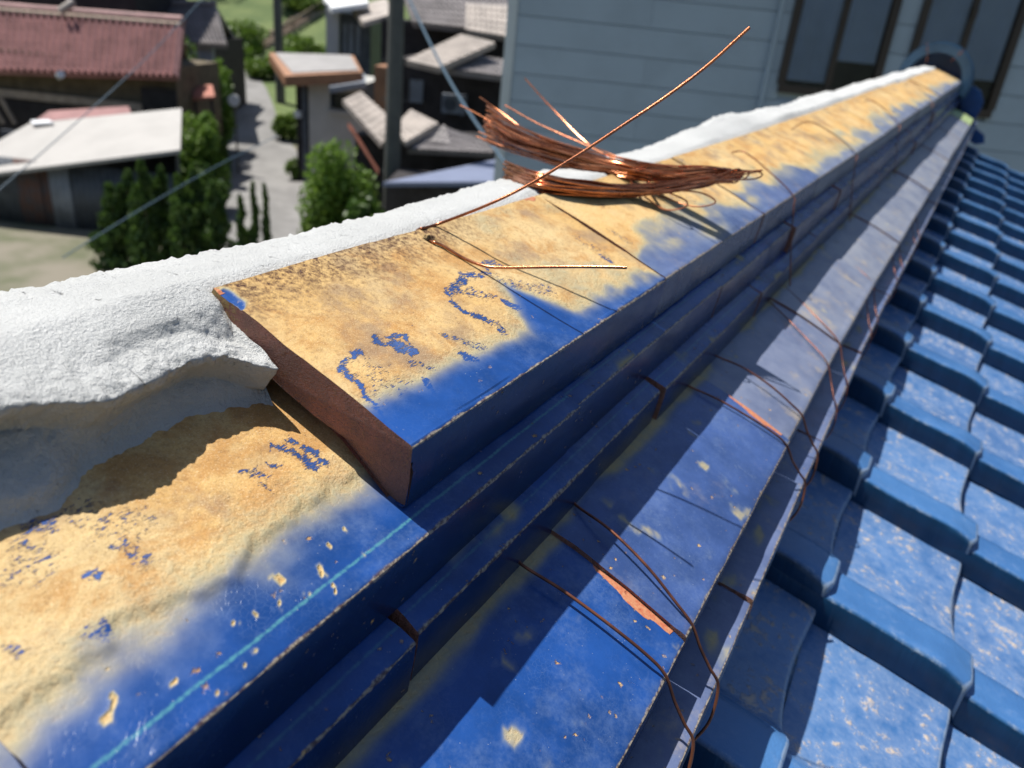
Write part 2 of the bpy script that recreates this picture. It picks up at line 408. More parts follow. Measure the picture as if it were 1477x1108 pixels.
def ridge_tile_mesh(name, L, ny, ntop, width=0.69, face=0.201, slope=SL, under=None, fields=None, lift=None, bev=0.010, jag=0.0, seed=0, cap_recess=False, camber=0.0):
    """tile with its front top edge on the y axis, length L (units); returns mesh with UV (metres) and attributes"""
    und = [(x, z * (face / 0.201) if z < 0 else z) for x, z in (under or UNDER)]
    und = [(x * width / 0.69, z if z < 0 else z * width / 0.69 * slope / SL) for x, z in und]
    prof = []; vv = []
    fb = und[0]
    nf = 5
    for k in range(nf):                                    # front face, bottom to top
        t = k / nf
        prof.append((fb[0] * (1 - t), fb[1] * (1 - t) - bev * t)); vv.append(-(face * (1 - t)) - bev * t)
    prof.append((-bev * 0.28, -bev * 0.22)); vv.append(0.0)
    n_face = len(prof)
    ts = np.linspace(0, 1, ntop)
    for t in ts:
        x = -bev - (width - bev) * t
        prof.append((x, -x * slope + camber * math.sin(math.pi * t))); vv.append(-x * math.sqrt(1 + slope ** 2))
    n_top = len(prof)
    for x, z in und[::-1][:-1]:
        prof.append((x, z)); vv.append(1.2)
    npr = len(prof)
    prof = np.array(prof); vv = np.array(vv)
    ys = np.linspace(0, L, ny)
    P = np.zeros((ny, npr, 3)); UVc = np.zeros((ny, npr, 2))
    for j, y in enumerate(ys):
        P[j, :, 0] = prof[:, 0]; P[j, :, 2] = prof[:, 1]; P[j, :, 1] = y
        UVc[j, :, 0] = y; UVc[j, :, 1] = vv
    if jag:                                                # worn, uneven ends and front edge
        pa = prof[:, 0] * 9
        e = (fbm(pa + seed + 90, 0 * vv + seed, 3) - 0.5) * jag
        P[0, :, 1] += e; P[-1, :, 1] += (fbm(pa + seed + 140, 0 * vv + 3, 3) - 0.5) * jag
        wob = (fbm(ys * 2.2 + seed, ys * 0 + 9.0 + seed, 4) - 0.5) * 0.022
        P[:, :n_face + 2, 0] += wob[:, None] * 0.6; P[:, :n_face + 2, 2] += wob[:, None] * 0.5
    A = {}
    for kx in ('dirt', 'chip', 'scrape', 'soot'):
        A[kx] = np.zeros((ny, npr))
    top = slice(n_face, n_top)
    if fields:
        fields(UVc, top, A, P)
    if lift is not None:
        P[:, top, 2] += lift(UVc[:, top, 0], UVc[:, top, 1], A['dirt'][:, top])
    v = P.reshape(-1, 3) * U
    f = []; uv = UVc.reshape(-1, 2) * U
    for j in range(ny - 1):
        for i in range(npr):
            i2 = (i + 1) % npr
            f.append((j * npr + i, j * npr + i2, (j + 1) * npr + i2, (j + 1) * npr + i))
    nside = len(f)
    mat = [1 if i >= n_top - 1 and i < npr - 1 else 0 for j in range(ny - 1) for i in range(npr)]
    if cap_recess:
        i0 = 4                                              # on the front face, just below the edge
        i1 = n_top + len(und) - 1 - 4                       # on the underside, where the flange starts
        lower = [i for i in range(npr) if i < i0 or i > i1]
        for i in lower:
            v[i, 1] += 0.020 * U
        c0 = v[i0] * 0.62 + v[i1] * 0.38 + np.array([0, 0, 0.006 * U]); c1 = v[i0] * 0.3 + v[i1] * 0.7 - np.array([0, 0, 0.004 * U])
        v = np.vstack([v, c0, c1]); nv0 = len(v) - 2
        up_poly = list(range(i0, i1 + 1)) + [nv0 + 1, nv0]
        lo_poly = [i for i in range(i1, npr)] + list(range(0, i0 + 1)) + [nv0, nv0 + 1]
        f.append(tuple(up_poly)[::-1]); f.append(tuple(lo_poly)[::-1]); mat += [1, 1]
    else:
        f.append(tuple(range(npr))[::-1]); mat += [1]
    f.append(tuple((ny - 1) * npr + i for i in range(npr)))
    mat += [1]
    extra = len(v) - ny * npr
    if extra:
        uv = np.vstack([uv, np.zeros((extra, 2))])
    me = mesh(name, v, f, sharp=14 if cap_recess else 40)
    me.polygons.foreach_set('material_index', mat)
    for kx, a in A.items():
        pattr(me, kx, np.r_[a.reshape(-1), np.zeros(extra)])
    silt = np.zeros((ny, npr)); silt[:, :] = sstep(0.45, 0.7, -prof[:, 0])[None, :] * 0.7
    pattr(me, 'silt', np.r_[silt.reshape(-1), np.zeros(extra)])
    ul = me.uv_layers.new(name='UVMap')
    li = np.zeros(len(me.loops), int); me.loops.foreach_get('vertex_index', li)
    ul.data.foreach_set('uv', uv[li].astype(np.float32).reshape(-1))
    me.materials.append(M['glaze']); me.materials.append(M['clay'])
    return me

def place(name, me, parent, loc, rot=(0, 0, 0), **props):
    o = bpy.data.objects.new(name, me); COL.objects.link(o)
    o.parent = parent
    base = Vector((0, 0, 0)); p = parent
    while p is not None:
        base += Vector(p.location); p = p.parent
    o.location = Vector(loc) - base
    o.rotation_euler = rot
    d = dict(haze=0.0, lime=0.0, line=0.0, crumb=0.4); d.update(props)
    for k, val in d.items():
        o[k] = float(val)
    return o

def part(name, parent, loc):
    e = empty(name, loc, parent)
    base = Vector((0, 0, 0)); p = parent
    while p is not None:
        base += Vector(p.location); p = p.parent
    e.location = Vector(loc) - base
    return e

def sweep(y, k):
    """the ridge lifts and swings slightly towards its far end"""
    yc = y + 0.9                                     # middle of a tile
    g = 0.0 if yc < 4 else ((yc - 4) ** 2 / 8 if yc < 8 else yc - 6.0)
    t = 0.0 if yc < 4 else min(1.0, (yc - 4) / 4)
    g -= 0.9 * t
    return k * g, 0.033 * g, 0.033 * t, -k * t
def course(name, me, parent, x, y, z, j, k, amp=1.0, **props):
    dx, dz, rx, rz = sweep(y, k)
    return place(name, me, parent, ru(x + dx, y, z + dz), (rx + 0.006 * j[2] * amp, 0.011 * j[3] * amp, rz + 0.008 * j[4] * amp), **props)
# edges of the courses (units): top course, second, third, wide base course, bottom strip
EA = (-0.973, -0.995); EB = (-0.912, -1.237); ED = (-0.854, -1.477); EBASE = (-0.331, -1.863); ESTR = (-0.203, -2.085)
PITCH = 1.92
A0 = 1.385
nA = np.array([SL, 0, 1.0]); nA /= np.linalg.norm(nA)

def surf_sv(px, py, edge, y0):
    """photo point on a sloping ridge tile -> distance along it and in from the front edge (units)"""
    p = hit(px, py, ru(edge[0], 0, edge[1]), nA)
    q = (p - CAM) / U
    return q[1] - y0, (edge[0] - q[0]) * math.sqrt(1 + SL ** 2)

def capsule(s, v, pts, r):
    d = np.full(s.shape, 9.0)
    for (a, b), (c, e) in zip(pts[:-1], pts[1:]):
        ab = np.array([c - a, e - b]); L2 = ab @ ab + 1e-12
        t = np.clip(((s - a) * ab[0] + (v - b) * ab[1]) / L2, 0, 1)
        d = np.minimum(d, np.hypot(s - a - t * ab[0], v - b - t * ab[1]))
    return 1 - sstep(r * 0.35, r * 1.25, d)

def stamp(A, s, v, marks, edge, y0):
    ws = s + (fbm(s * 22, v * 22, 3, 2) - 0.5) * 0.05
    wv = v + (fbm(s * 22, v * 22, 3, 6) - 0.5) * 0.05
    for pts, r, k in marks:
        sv = [surf_sv(px, py, edge, y0) for px, py in pts]
        if len(sv) == 1:
            sv = sv * 2
        A[...] = np.maximum(A, capsule(ws, wv, sv, r) * k)

def fields_A0(UVc, top, A, P):
    s = UVc[:, top, 0]; v = UVc[:, top, 1]
    line = [(596, 640), (640, 590), (700, 560), (760, 527), (800, 490), (790, 470), (745, 430), (722, 402), (748, 402), (800, 432), (850, 432), (880, 410), (930, 380)]
    # blue front band that widens into a wedge two thirds along
    kb = [(-0.1, 0.11), (0.0, 0.11), (0.25, 0.11), (0.5, 0.11), (0.72, 0.11), (0.82, 0.13), (0.92, 0.27), (0.99, 0.36), (1.05, 0.25), (1.15, 0.09), (1.3, 0.09), (1.45, 0.09), (1.6, 0.08), (1.9, 0.05)]
    vb = np.interp(s, [k[0] for k in kb], [k[1] for k in kb])
    vb = vb + (fbm(s * 6, v * 6, 4, 1) - 0.5) * 0.07
    lo_ = -0.06 - 0.10 * sstep(0.6, 0.95, s)
    d = sstep(0.0, 1.0, (v - vb - lo_) / (0.15 - lo_)) ** 1.15 * 0.92
    d *= 1 - 0.35 * sstep(0.52, 0.72, fbm(s * 3.2, v * 5.0, 4, 9)) * sstep(1.0, 1.3, s)
    A['dirt'][:, top] = d
    A['soot'][:, top] = sstep(0.46, 0.74, v) * (1 - sstep(0.9, 1.5, s)) * 0.95 + 0.15
    sc = np.zeros(s.shape)
    marks = [([(560, 489), (585, 487), (594, 496)], 0.016, 1), ([(545, 494), (560, 500), (575, 506), (592, 510)], 0.022, 1), ([(566, 498), (590, 506)], 0.03, 0.9),
             ([(671, 517), (683, 519)], 0.028, 1), ([(613, 551), (624, 563)], 0.015, 1), ([(606, 571)], 0.014, 0.9),
             ([(516, 514), (500, 518), (494, 532), (510, 550), (522, 562), (534, 578), (548, 594), (560, 605), (575, 622)], 0.014, 0.95),
             ([(535, 535), (560, 560), (575, 555)], 0.055, 0.42), ([(525, 545), (550, 585)], 0.05, 0.40),
             ([(598, 525), (615, 530)], 0.03, 0.6), ([(640, 487), (690, 500)], 0.03, 0.62),
             ([(655, 440), (668, 452), (688, 458), (706, 462)], 0.017, 1), ([(652, 430), (660, 416), (672, 404), (690, 398), (706, 396)], 0.026, 0.85),
             ([(728, 437), (752, 446)], 0.026, 1), ([(700, 460), (722, 478)], 0.03, 0.62), ([(670, 420), (705, 430)], 0.04, 0.6), ([(700, 385), (715, 380)], 0.03, 0.7),
             ([(715, 405), (745, 412), (790, 420)], 0.05, 0.5),
             ([(815, 300), (850, 320), (885, 345), (905, 365)], 0.05, 0.42), ([(835, 345), (870, 370)], 0.05, 0.45), ([(870, 374), (878, 378)], 0.03, 0.8), ([(845, 310), (895, 330)], 0.05, 0.42)]
    stamp(sc, s, v, marks, EA, A0)
    A['scrape'][:, top] = sc
    # glaze left bare on the broken back corner, clay beside it
    c0 = np.zeros(s.shape); stamp(c0, s, v, [([(318, 424), (346, 441)], 0.03, 1.0)], EA, A0)
    A['dirt'][:, top] *= 1 - c0; A['soot'][:, top] *= 1 - c0
    ch = np.zeros(s.shape); stamp(ch, s, v, [([(303, 420)], 0.03, 0.9), ([(720, 290), (768, 288)], 0.03, 0.75)], EA, A0)
    A['chip'][:, top] = ch

def lift_A0(s, v, d):
    hs, hv = surf_sv(621, 348, EA, A0)
    pit = 1 - sstep(0.012, 0.026, np.hypot(s - hs, v - hv))                     # nail hole
    return 0.008 * d * (0.4 + fbm(s * 9, v * 9, 4, 3)) + 0.010 * (fbm(s * 3, v * 3, 3, 5) - 0.5) - 0.07 * pit

def fields_B0(UVc, top, A, P):
    s = UVc[:, top, 0]; v = UVc[:, top, 1]
    pts = [(60, 1060), (150, 985), (215, 925), (280, 880), (345, 845), (400, 790), (450, 755), (505, 735), (545, 700), (560, 690)]
    sv = np.array([surf_sv(px, py, EB, B0) for px, py in pts])
    o = np.argsort(sv[:, 0]); vb = np.interp(s, sv[o, 0], sv[o, 1]) + (fbm(s * 7, v * 7, 4, 4) - 0.5) * 0.11
    d = sstep(-0.24, 0.18, v - vb - 0.02) ** 1.4 * 0.88
    A['dirt'][:, top] = d
    A['soot'][:, top] = 0.25 * sstep(0.3, 0.6, v)
    sc = np.zeros(s.shape)
    marks = [([(402, 655), (450, 672), (470, 678)], 0.009, 1.0), ([(410, 645), (440, 652), (468, 674)], 0.009, 1.0), ([(396, 652), (425, 664), (458, 682)], 0.009, 0.95), ([(418, 642), (460, 668)], 0.009, 0.95), ([(420, 655), (455, 670)], 0.03, 0.45),
             ([(385, 672), (410, 678)], 0.014, 0.85), ([(358, 688), (385, 690)], 0.016, 0.7), ([(372, 700), (388, 712)], 0.014, 0.6),
             ([(130, 745), (165, 760), (205, 755)], 0.06, 0.44), ([(150, 770), (185, 790)], 0.06, 0.44), ([(185, 800), (210, 815)], 0.035, 0.6), ([(122, 845), (140, 838)], 0.02, 0.85),
             ([(15, 835), (55, 815)], 0.05, 0.46), ([(30, 800), (60, 838)], 0.04, 0.46), ([(130, 920), (150, 908)], 0.02, 0.8), ([(140, 930), (136, 918)], 0.02, 0.75), ([(30, 950), (12, 945)], 0.02, 0.75), ([(40, 775), (70, 765)], 0.03, 0.7)]
    stamp(sc, s, v, marks, EB, B0)
    A['scrape'][:, top] = sc
    cm_ = np.zeros(s.shape)
    cr = [((462, 812), (470, 828), .02), ((468, 785), (480, 790), .018), ((398, 868), (402, 880), .016), ((372, 885), (376, 893), .014), ((483, 846), (488, 858), .014), ((412, 918), (416, 920), .012), ((365, 935), (372, 938), .014), ((420, 825), (428, 835), .02), ((330, 905), (336, 900), .016), ((150, 1010), (165, 1030), .03), ((300, 1005), (306, 1000), .014), ((250, 985), (256, 975), .012), ((520, 800), (524, 806), .010), ((440, 860), (446, 868), .010), ((390, 830), (400, 842), .02), ((345, 960), (350, 958), .010), ((455, 890), (460, 893), .009), ((500, 770), (506, 774), .012)]
    stamp(cm_, s, v, [([a, b_], r_ * 0.36, 1.0) for a, b_, r_ in cr], EB, B0)
    A['dirt'][:, top] = np.maximum(A['dirt'][:, top], cm_ * 0.8)

def lift_B0(s, v, d):
    edge = [(165, 935), (185, 905), (240, 885), (300, 862), (330, 838), (352, 800)]
    sv = np.array([surf_sv(px, py, EB, B0) for px, py in edge]); o = np.argsort(sv[:, 0])
    vb = np.interp(s, sv[o, 0], sv[o, 1]) + (fbm(s * 12, v * 12, 4, 8) - 0.5) * 0.12
    crust = sstep(-0.01, 0.02, v - vb) * (1 - sstep(1.15, 1.35, s)) * sstep(-0.2, 0.1, s)
    return 0.014 * crust * (0.6 + 0.6 * fbm(s * 8, v * 8, 3, 1)) + 0.006 * d * fbm(s * 14, v * 14, 4, 3)

def fields_A(seed):
    def f(UVc, top, A, P):
        s = UVc[:, top, 0]; v = UVc[:, top, 1]
        vb = 0.05 + 0.17 * fbm(s * 1.6 + seed * 3, v * 0 + seed, 3, seed) + (fbm(s * 7, v * 7, 4, seed) - 0.5) * 0.07
        blob = sstep(0.57, 0.68, fbm(s * 1.5 + seed, v * 2.2, 3, seed + 20)) * (1 - sstep(0.3, 0.48, v))
        A['dirt'][:, top] = sstep(-0.28, 0.20, v - vb) ** 1.2 * 0.9 * (1 - 0.5 * blob)
        A['soot'][:, top] = 0.3 * sstep(0.5, 0.7, v)
        A['scrape'][:, top] = 0.5 * sstep(0.62, 0.75, fbm(s * 5 + seed, v * 5, 4, seed + 3))
    return f

def fields_low(amount, seed, inner=0.0):
    def f(UVc, top, A, P):
        s = UVc[:, top, 0]; v = UVc[:, top, 1]
        a = sstep(0.58, 0.80, fbm(s * 4 + seed, v * 9, 4, seed)) * amount
        if inner:
            a = np.maximum(a, inner * sstep(0.46, 0.60, v + (fbm(s * 3, v * 3, 3, seed) - 0.5) * 0.22))
        A['dirt'][:, top] = a
    return f

B0 = 0.42
# ---- top course
top_course = part('top_course', roof, tuple(ru(EA[0], A0, EA[1])))
gap = 0.004
me = ridge_tile_mesh('hero_top_tile', PITCH - gap, 210, 96, fields=fields_A0, lift=lift_A0, jag=0.004, seed=3, cap_recess=True)
# step in the broken end: lower part of the section set back a little
place('ridge_tile', me, top_course, ru(EA[0], A0, EA[1]), crumb=0.5)
va = [ridge_tile_mesh('top_tile_%d' % k, PITCH - gap, 120, 60, fields=fields_A(k + 1), lift=lambda s, v, d: 0.006 * d * fbm(s * 9, v * 9, 3, 2), jag=0.012, seed=k + 5, camber=0.010) for k in range(4)]
NA = 13
for k in range(1, NA):
    j = np.random.RandomState(100 + k).rand(5) - 0.5
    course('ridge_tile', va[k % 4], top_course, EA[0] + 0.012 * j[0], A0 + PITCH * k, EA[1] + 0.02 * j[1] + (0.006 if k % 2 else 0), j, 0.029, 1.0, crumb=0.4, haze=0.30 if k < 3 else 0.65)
# ---- second course
second = part('second_course', roof, tuple(ru(EB[0], B0, EB[1])))
me = ridge_tile_mesh('hero_second_tile', PITCH - gap, 200, 96, width=0.80, fields=fields_B0, lift=lift_B0, jag=0.02, seed=9, face=0.205)
place('ridge_tile', me, second, ru(EB[0], B0, EB[1]), line=1.0, crumb=0.9)
me = ridge_tile_mesh('near_second_tile', PITCH - gap, 60, 40, width=0.80, fields=fields_A(31), jag=0.03, seed=17, face=0.205)
place('ridge_tile', me, second, ru(EB[0] + 0.01, B0 - PITCH, EB[1] + 0.015), line=0.5, crumb=0.9)
vb_ = [ridge_tile_mesh('second_tile_%d' % k, PITCH - 0.042, 40, 14, width=0.62, fields=fields_low(0.55, k + 2), jag=0.03, seed=k + 25, face=0.205) for k in range(3)]
for k in range(1, 14):
    j = np.random.RandomState(200 + k).rand(5) - 0.5
    course('ridge_tile', vb_[k % 3], second, EB[0] + 0.026 * j[0], B0 + PITCH * k, EB[1] + 0.014 * j[1], j, 0.028, line=0.55, crumb=0.6)
# ---- third course
third = part('third_course', roof, tuple(ru(ED[0], -0.62, ED[1])))
for k in range(0, 15):
    j = np.random.RandomState(300 + k).rand(5) - 0.5
    course('ridge_tile', vb_[(k + 1) % 3], third, ED[0] + 0.026 * j[0], -0.62 + PITCH * k, ED[1] + 0.012 * j[1], j, 0.027, line=0.5, crumb=0.6)
# ---- wide base course
def fields_base(seed, chipend):
    def f(UVc, top, A, P):
        s = UVc[:, top, 0]; v = UVc[:, top, 1]
        A['dirt'][:, top] = np.maximum(0.52 * sstep(0.50, 0.60, v + (fbm(s * 3, v * 3, 3, seed) - 0.5) * 0.12), 0.45 * sstep(0.68, 0.85, fbm(s * 7, v * 7, 4, seed)))
        if chipend:
            L = s.max()
            A['chip'][:, top] = sstep(0.0, 0.02, s - (L - 0.030 - 0.06 * (fbm(v * 8, s * 8, 3, seed) - 0.4) - 0.02 * np.sin(v * 11))) * sstep(0.03, 0.07, v) * (1 - sstep(0.36, 0.44, v))
    return f
BU = [(-0.02, -0.17), (-0.10, -0.15), (-0.16, -0.09), (-0.3, -0.02), (-0.6, 0.10)]
base = part('base_course', roof, tuple(ru(EBASE[0], 0, EBASE[1])))
BP = 1.75
bm_ = [ridge_tile_mesh('base_tile_%d' % k, BP - 0.004, 90, 40, width=0.62, face=0.17, under=BU, fields=fields_base(k + 40, k == 0), jag=0.010, seed=k + 60, camber=0.018, bev=0.014) for k in range(3)]
for k in range(-1, 14):
    j = np.random.RandomState(400 + k + 5).rand(5) - 0.5
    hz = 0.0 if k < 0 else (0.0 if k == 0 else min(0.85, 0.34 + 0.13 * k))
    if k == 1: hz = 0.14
    course('ridge_tile', bm_[0 if k in (0, 1) else 1 + (k % 2)], base, EBASE[0] + 0.012 * j[0], 0.385 + BP * k, EBASE[1] + 0.010 * (k % 2) + 0.006 * j[1], j, 0.025, haze=hz, crumb=0.9, lime=0.85 if k == 13 else 0)
# ---- bottom strip course
strip = part('strip_course', roof, tuple(ru(ESTR[0], 0, ESTR[1])))
SP = 1.72
SU = [(-0.01, -0.15), (-0.08, -0.13), (-0.12, -0.07), (-0.3, -0.02), (-0.4, 0.02)]
sm = [ridge_tile_mesh('strip_tile_%d' % k, SP - 0.012, 36, 14, width=0.42, face=0.15, slope=0.16, under=SU, fields=fields_low(0.5, k + 70), jag=0.04, seed=k + 80, bev=0.012) for k in range(2)]
for k in range(-2, 14):
    j = np.random.RandomState(500 + k + 5).rand(5) - 0.5
    course('ridge_tile', sm[k % 2], strip, ESTR[0] + 0.012 * j[0], 2.78 + SP * k, ESTR[1] + 0.006 * j[1], j, 0.023, haze=0.42 + 0.25 * j[4], crumb=0.5)

# ---- white mortar bed on the crown of the ridge
def build_mortar():
    YE = 25.0
    ys = np.concatenate([np.linspace(-0.35, 0.1, 40), np.linspace(0.1, 1.30, 240)[1:], np.linspace(1.30, 1.44, 60)[1:], np.linspace(1.44, 4.0, 240)[1:], np.linspace(4.0, YE, 420)[1:]])
    lipy = [-0.5, 0.4, 0.746, 0.80, 0.902, 1.05, 1.2, 1.3, 1.37]
    lipx = [-1.48, -1.52, -1.52, -1.49, -1.455, -1.485, -1.505, -1.465, -1.38]
    footy = [-0.5, 0.55, 0.64, 0.74, 0.80, 0.86, 1.0, 1.15, 1.28, 1.38]
    footx = [-1.45, -1.44, -1.43, -1.41, -1.43, -1.47, -1.49, -1.50, -1.47, -1.43]
    lipz = lambda y: -0.842 + 0.035 * (1 - float(sstep(0.75, 0.95, y))) - 0.055 * float(sstep(1.22, 1.37, y))
    N = 110
    V = np.zeros((len(ys), N, 3)); G = np.zeros((len(ys), N))
    for j, y in enumerate(ys):
        near = 1 - float(sstep(1.355, 1.40, y))
        hump = math.exp(-((y - 6.6) / 0.55) ** 2) * 0.6 + math.exp(-((y - 7.5) / 0.6) ** 2)
        far = float(sstep(5.5, 9.0, y))
        bz = 0.008 * math.sin(y * 2.3) + 0.005 * math.sin(y * 5.1 + 1)
        bw = 0.03 * math.sin(y * 1.7 + 0.6) + 0.008 * math.sin(y * 4.3)
        tail = [(-1.72, -0.735 + bz + 0.03 * far), (-1.84, -0.745 + bz + 0.05 * hump + 0.035 * far), (-1.98 - bw * 0.5, -0.762 + bz + 0.08 * hump + 0.06 * far), (-2.07 - bw, -0.785 + bz + 0.05 * hump + 0.06 * far), (-2.13 - bw, -0.83 + bz), (-2.18 - bw, -0.95), (-2.24 - bw, -1.25), (-2.30, -1.6)]
        lx = np.interp(y, lipy, lipx); fx = np.interp(y, footy, footx)
        fd = -(1.237 + SL * (fx - EB[0])) - 0.012
        a = [(fx + 0.03, fd - 0.01), (fx, fd + 0.012), (fx - 0.04, fd + 0.05), (fx - 0.055, fd + 0.085), (lx - 0.070, lipz(y) - 0.083), (lx - 0.045, lipz(y) - 0.05), (lx - 0.012, lipz(y) - 0.02), (lx, lipz(y)), (lx - 0.028, lipz(y) + 0.018), (min(lx - 0.10, -1.56), min(lipz(y) + 0.036, -0.778)), (-1.62, -0.772)]
        bq = [(-1.50, -0.98), (-1.51, -0.97), (-1.52, -0.955), (-1.53, -0.94), (-1.54, -0.93), (-1.55, -0.92), (-1.56, -0.90), (-1.58, -0.88), (-1.61, -0.84), (-1.63, -0.80), (-1.645, -0.775)]
        sec = np.array([[near * p[0] + (1 - near) * q[0], near * p[1] + (1 - near) * q[1]] for p, q in zip(a, bq)] + tail)
        # near the A tile the bed stands a little lower at its back corner
        d = np.concatenate([[0], np.cumsum(np.hypot(*np.diff(sec, axis=0).T))])
        t = np.concatenate([np.linspace(0, d[10], 62), np.linspace(d[10], d[-1], N - 61)[1:]])
        cur = sec
        dc = np.concatenate([[0], np.cumsum(np.hypot(*np.diff(cur, axis=0).T))]); dc *= d[-1] / dc[-1]
        V[j, :, 0] = np.interp(t, dc, cur[:, 0]); V[j, :, 2] = np.interp(t, dc, cur[:, 1]); V[j, :, 1] = y
        G[j] = near * (1 - sstep(0.02, 0.10, t)) * 0.45 + (1 - near) * 0
    arc = np.concatenate([[0], np.cumsum(np.hypot(np.diff(V[60, :, 0]), np.diff(V[60, :, 2])))])
    aa, yy = np.meshgrid(arc, ys)
    n = (fbm(yy * 2.0, aa * 2.0, 2, 1) - 0.5) * 0.018 + (fbm(yy * 9, aa * 9, 3, 2) - 0.5) * 0.008 + (fbm(yy * 45, aa * 45, 4, 3) - 0.5) * 0.008
    n += (np.maximum(fbm(yy * 30, aa * 30, 3, 14), 0.62) - 0.62) * 0.06 * np.exp(-((aa - arc[-1] + 0.85) / 0.16) ** 2)
    lipw = np.exp(-((aa - 0.30) / 0.10) ** 2)
    n += lipw * ((fbm(yy * 16, aa * 16, 4, 7) - 0.55) * 0.035 + (fbm(yy * 60, aa * 60, 3, 9) - 0.5) * 0.016)
    hair = np.exp(-((aa - arc[-1] + 0.95) / 0.10) ** 2)
    n += hair * (fbm(yy * 26, aa * 26, 4, 12) - 0.5) * 0.025
    ty = np.gradient(V[:, :, [0, 2]], axis=1); L = np.hypot(ty[..., 0], ty[..., 1]) + 1e-9
    nx, nz = ty[..., 1] / L, -ty[..., 0] / L
    nx, nz = np.where(nz < 0, nx, nx), nz
    V[..., 0] += nx * n; V[..., 2] += nz * n
    yv = V[..., 1]; gsw = np.where(yv < 4, 0, np.where(yv < 8, (yv - 4) ** 2 / 8, yv - 6.0)); V[..., 0] += 0.029 * gsw; V[..., 2] += 0.033 * gsw
    ny = len(ys)
    W = V.copy() * U; W[..., 2] += CH
    f = [(j * N + i, (j + 1) * N + i, (j + 1) * N + i + 1, j * N + i + 1) for j in range(ny - 1) for i in range(N - 1)]
    me = mesh('mortar_bed', W.reshape(-1, 3), f, smooth=True)
    pattr(me, 'grime', G.reshape(-1))
    o = place('mortar_bed', me, roof, (0, 0, 0))
    me.materials.append(M['mortar'])
    o['label'] = 'rough white lime mortar bed along the crown of the ridge'
build_mortar()

# ---- roof tiles of the slope
RP = 1.52; EXPO = 0.785; MR = 0.35; MT = 0.235; RH = 0.22
def roof_tile_mesh(name, seed):
    LX = EXPO + 0.40
    prof = [(0.0, RH - 0.20), (0.0, RH - 0.12), (0.0, RH - 0.035), (0.010, RH - 0.010), (0.035, RH)]
    for y in np.linspace(0.08, 0.60, 16):
        t = (y - 0.035) / 0.565
        prof.append((y, RH * (1 - 0.16 * t - 0.84 * float(sstep(0.45, 1.0, t)))))
    for y in np.linspace(0.66, 1.50, 12): prof.append((y, -0.022 * math.sin((y - 0.60) / 0.92 * math.pi) + 0.01 * float(sstep(1.0, 1.52, y))))
    prof.append((RP + 0.05, 0.012))
    nt_ = len(prof)
    TH = 0.085
    bot = [(RP + 0.05, -0.03), (1.3, -TH * 0.8), (0.9, -TH), (0.66, -TH * 0.8), (0.45, RH * 0.35 - TH), (0.15, RH * 0.85 - TH), (0.04, RH - 0.19)]
    allp = np.array(prof + bot); npr = len(allp)
    ns = 22
    xs = np.concatenate([np.linspace(0, LX - 0.05, ns - 4), [LX - 0.03, LX - 0.014, LX - 0.004, LX]])
    V = np.zeros((ns, npr, 3)); D = np.zeros((ns, npr)); E = np.zeros((ns, npr))
    r = (fbm(xs[:, None] * 3 + seed, allp[None, :, 0] * 3 + seed, 3) - 0.5) * 0.02
    for i, x in enumerate(xs):
        V[i, :, 0] = x; V[i, :, 1] = allp[:, 0]; V[i, :, 2] = allp[:, 1] - MT * x
        if i >= ns - 3:
            V[i, :nt_, 2] -= [0.002, 0.008, 0.02][i - ns + 3]
        V[i, :nt_, 2] += r[i, :nt_]
    V[:, :nt_, 2] -= 0.035 * sstep(LX - 0.16, LX, V[:, :nt_, 0]) * (1 - sstep(0.2, 0.6, V[:, :nt_, 1]))
    # front edge scallops a little: the roll reaches further down than the pan
    fr = sstep(LX * 0.5, LX, V[:, :, 0])
    V[:, :, 0] += fr * (0.05 * (1 - sstep(0.36, 0.66, V[:, :, 1])) - 0.03 * np.sin(np.clip((V[:, :, 1] - 0.6) / 0.86, 0, 1) * math.pi)) - fr * 0.035 * np.exp(-(V[:, :, 1] / 0.05) ** 2)
    D[:, :] = sstep(0.40, 0.62, allp[:, 0])[None, :] * 0.75 + 0.25 * np.exp(-((allp[:, 0] - 0.60) / 0.06) ** 2)[None, :] + 0.08
    E[-3:, :nt_] = 0.75; E[:, 3:5] = 0.75
    f = []; mt = []
    for i in range(ns - 1):
        for k in range(npr):
            k2 = (k + 1) % npr
            f.append((i * npr + k, (i + 1) * npr + k, (i + 1) * npr + k2, i * npr + k2)); mt.append(0)
    f.append(tuple(range(npr))); f.append(tuple((ns - 1) * npr + k for k in range(npr))[::-1]); mt += [0, 0]
    me = mesh(name, V.reshape(-1, 3) * U, f, sharp=38)
    fix_normals(me)
    T = np.zeros((ns, npr)); T[:, 4:nt_] = 1.0  # mask of the tops that get the painted sunlit tone
    E[:-3, 3:5] = 0.5; vi = [k for k in range(nt_) if 0.55 < allp[k, 0] < 0.66]; E[:, vi] = np.maximum(E[:, vi], 0.55)
    pattr(me, 'top_light', T.reshape(-1))
    pattr(me, 'dirt', D.reshape(-1)); pattr(me, 'edge', E.reshape(-1))
    uv = V.reshape(-1, 3)[:, [0, 1]] * U
    ul = me.uv_layers.new(name='UVMap'); li = np.zeros(len(me.loops), int); me.loops.foreach_get('vertex_index', li)
    ul.data.foreach_set('uv', uv[li].astype(np.float32).reshape(-1))
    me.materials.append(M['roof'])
    return me
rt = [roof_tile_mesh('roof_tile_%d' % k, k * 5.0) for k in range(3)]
LXT = EXPO + 0.40
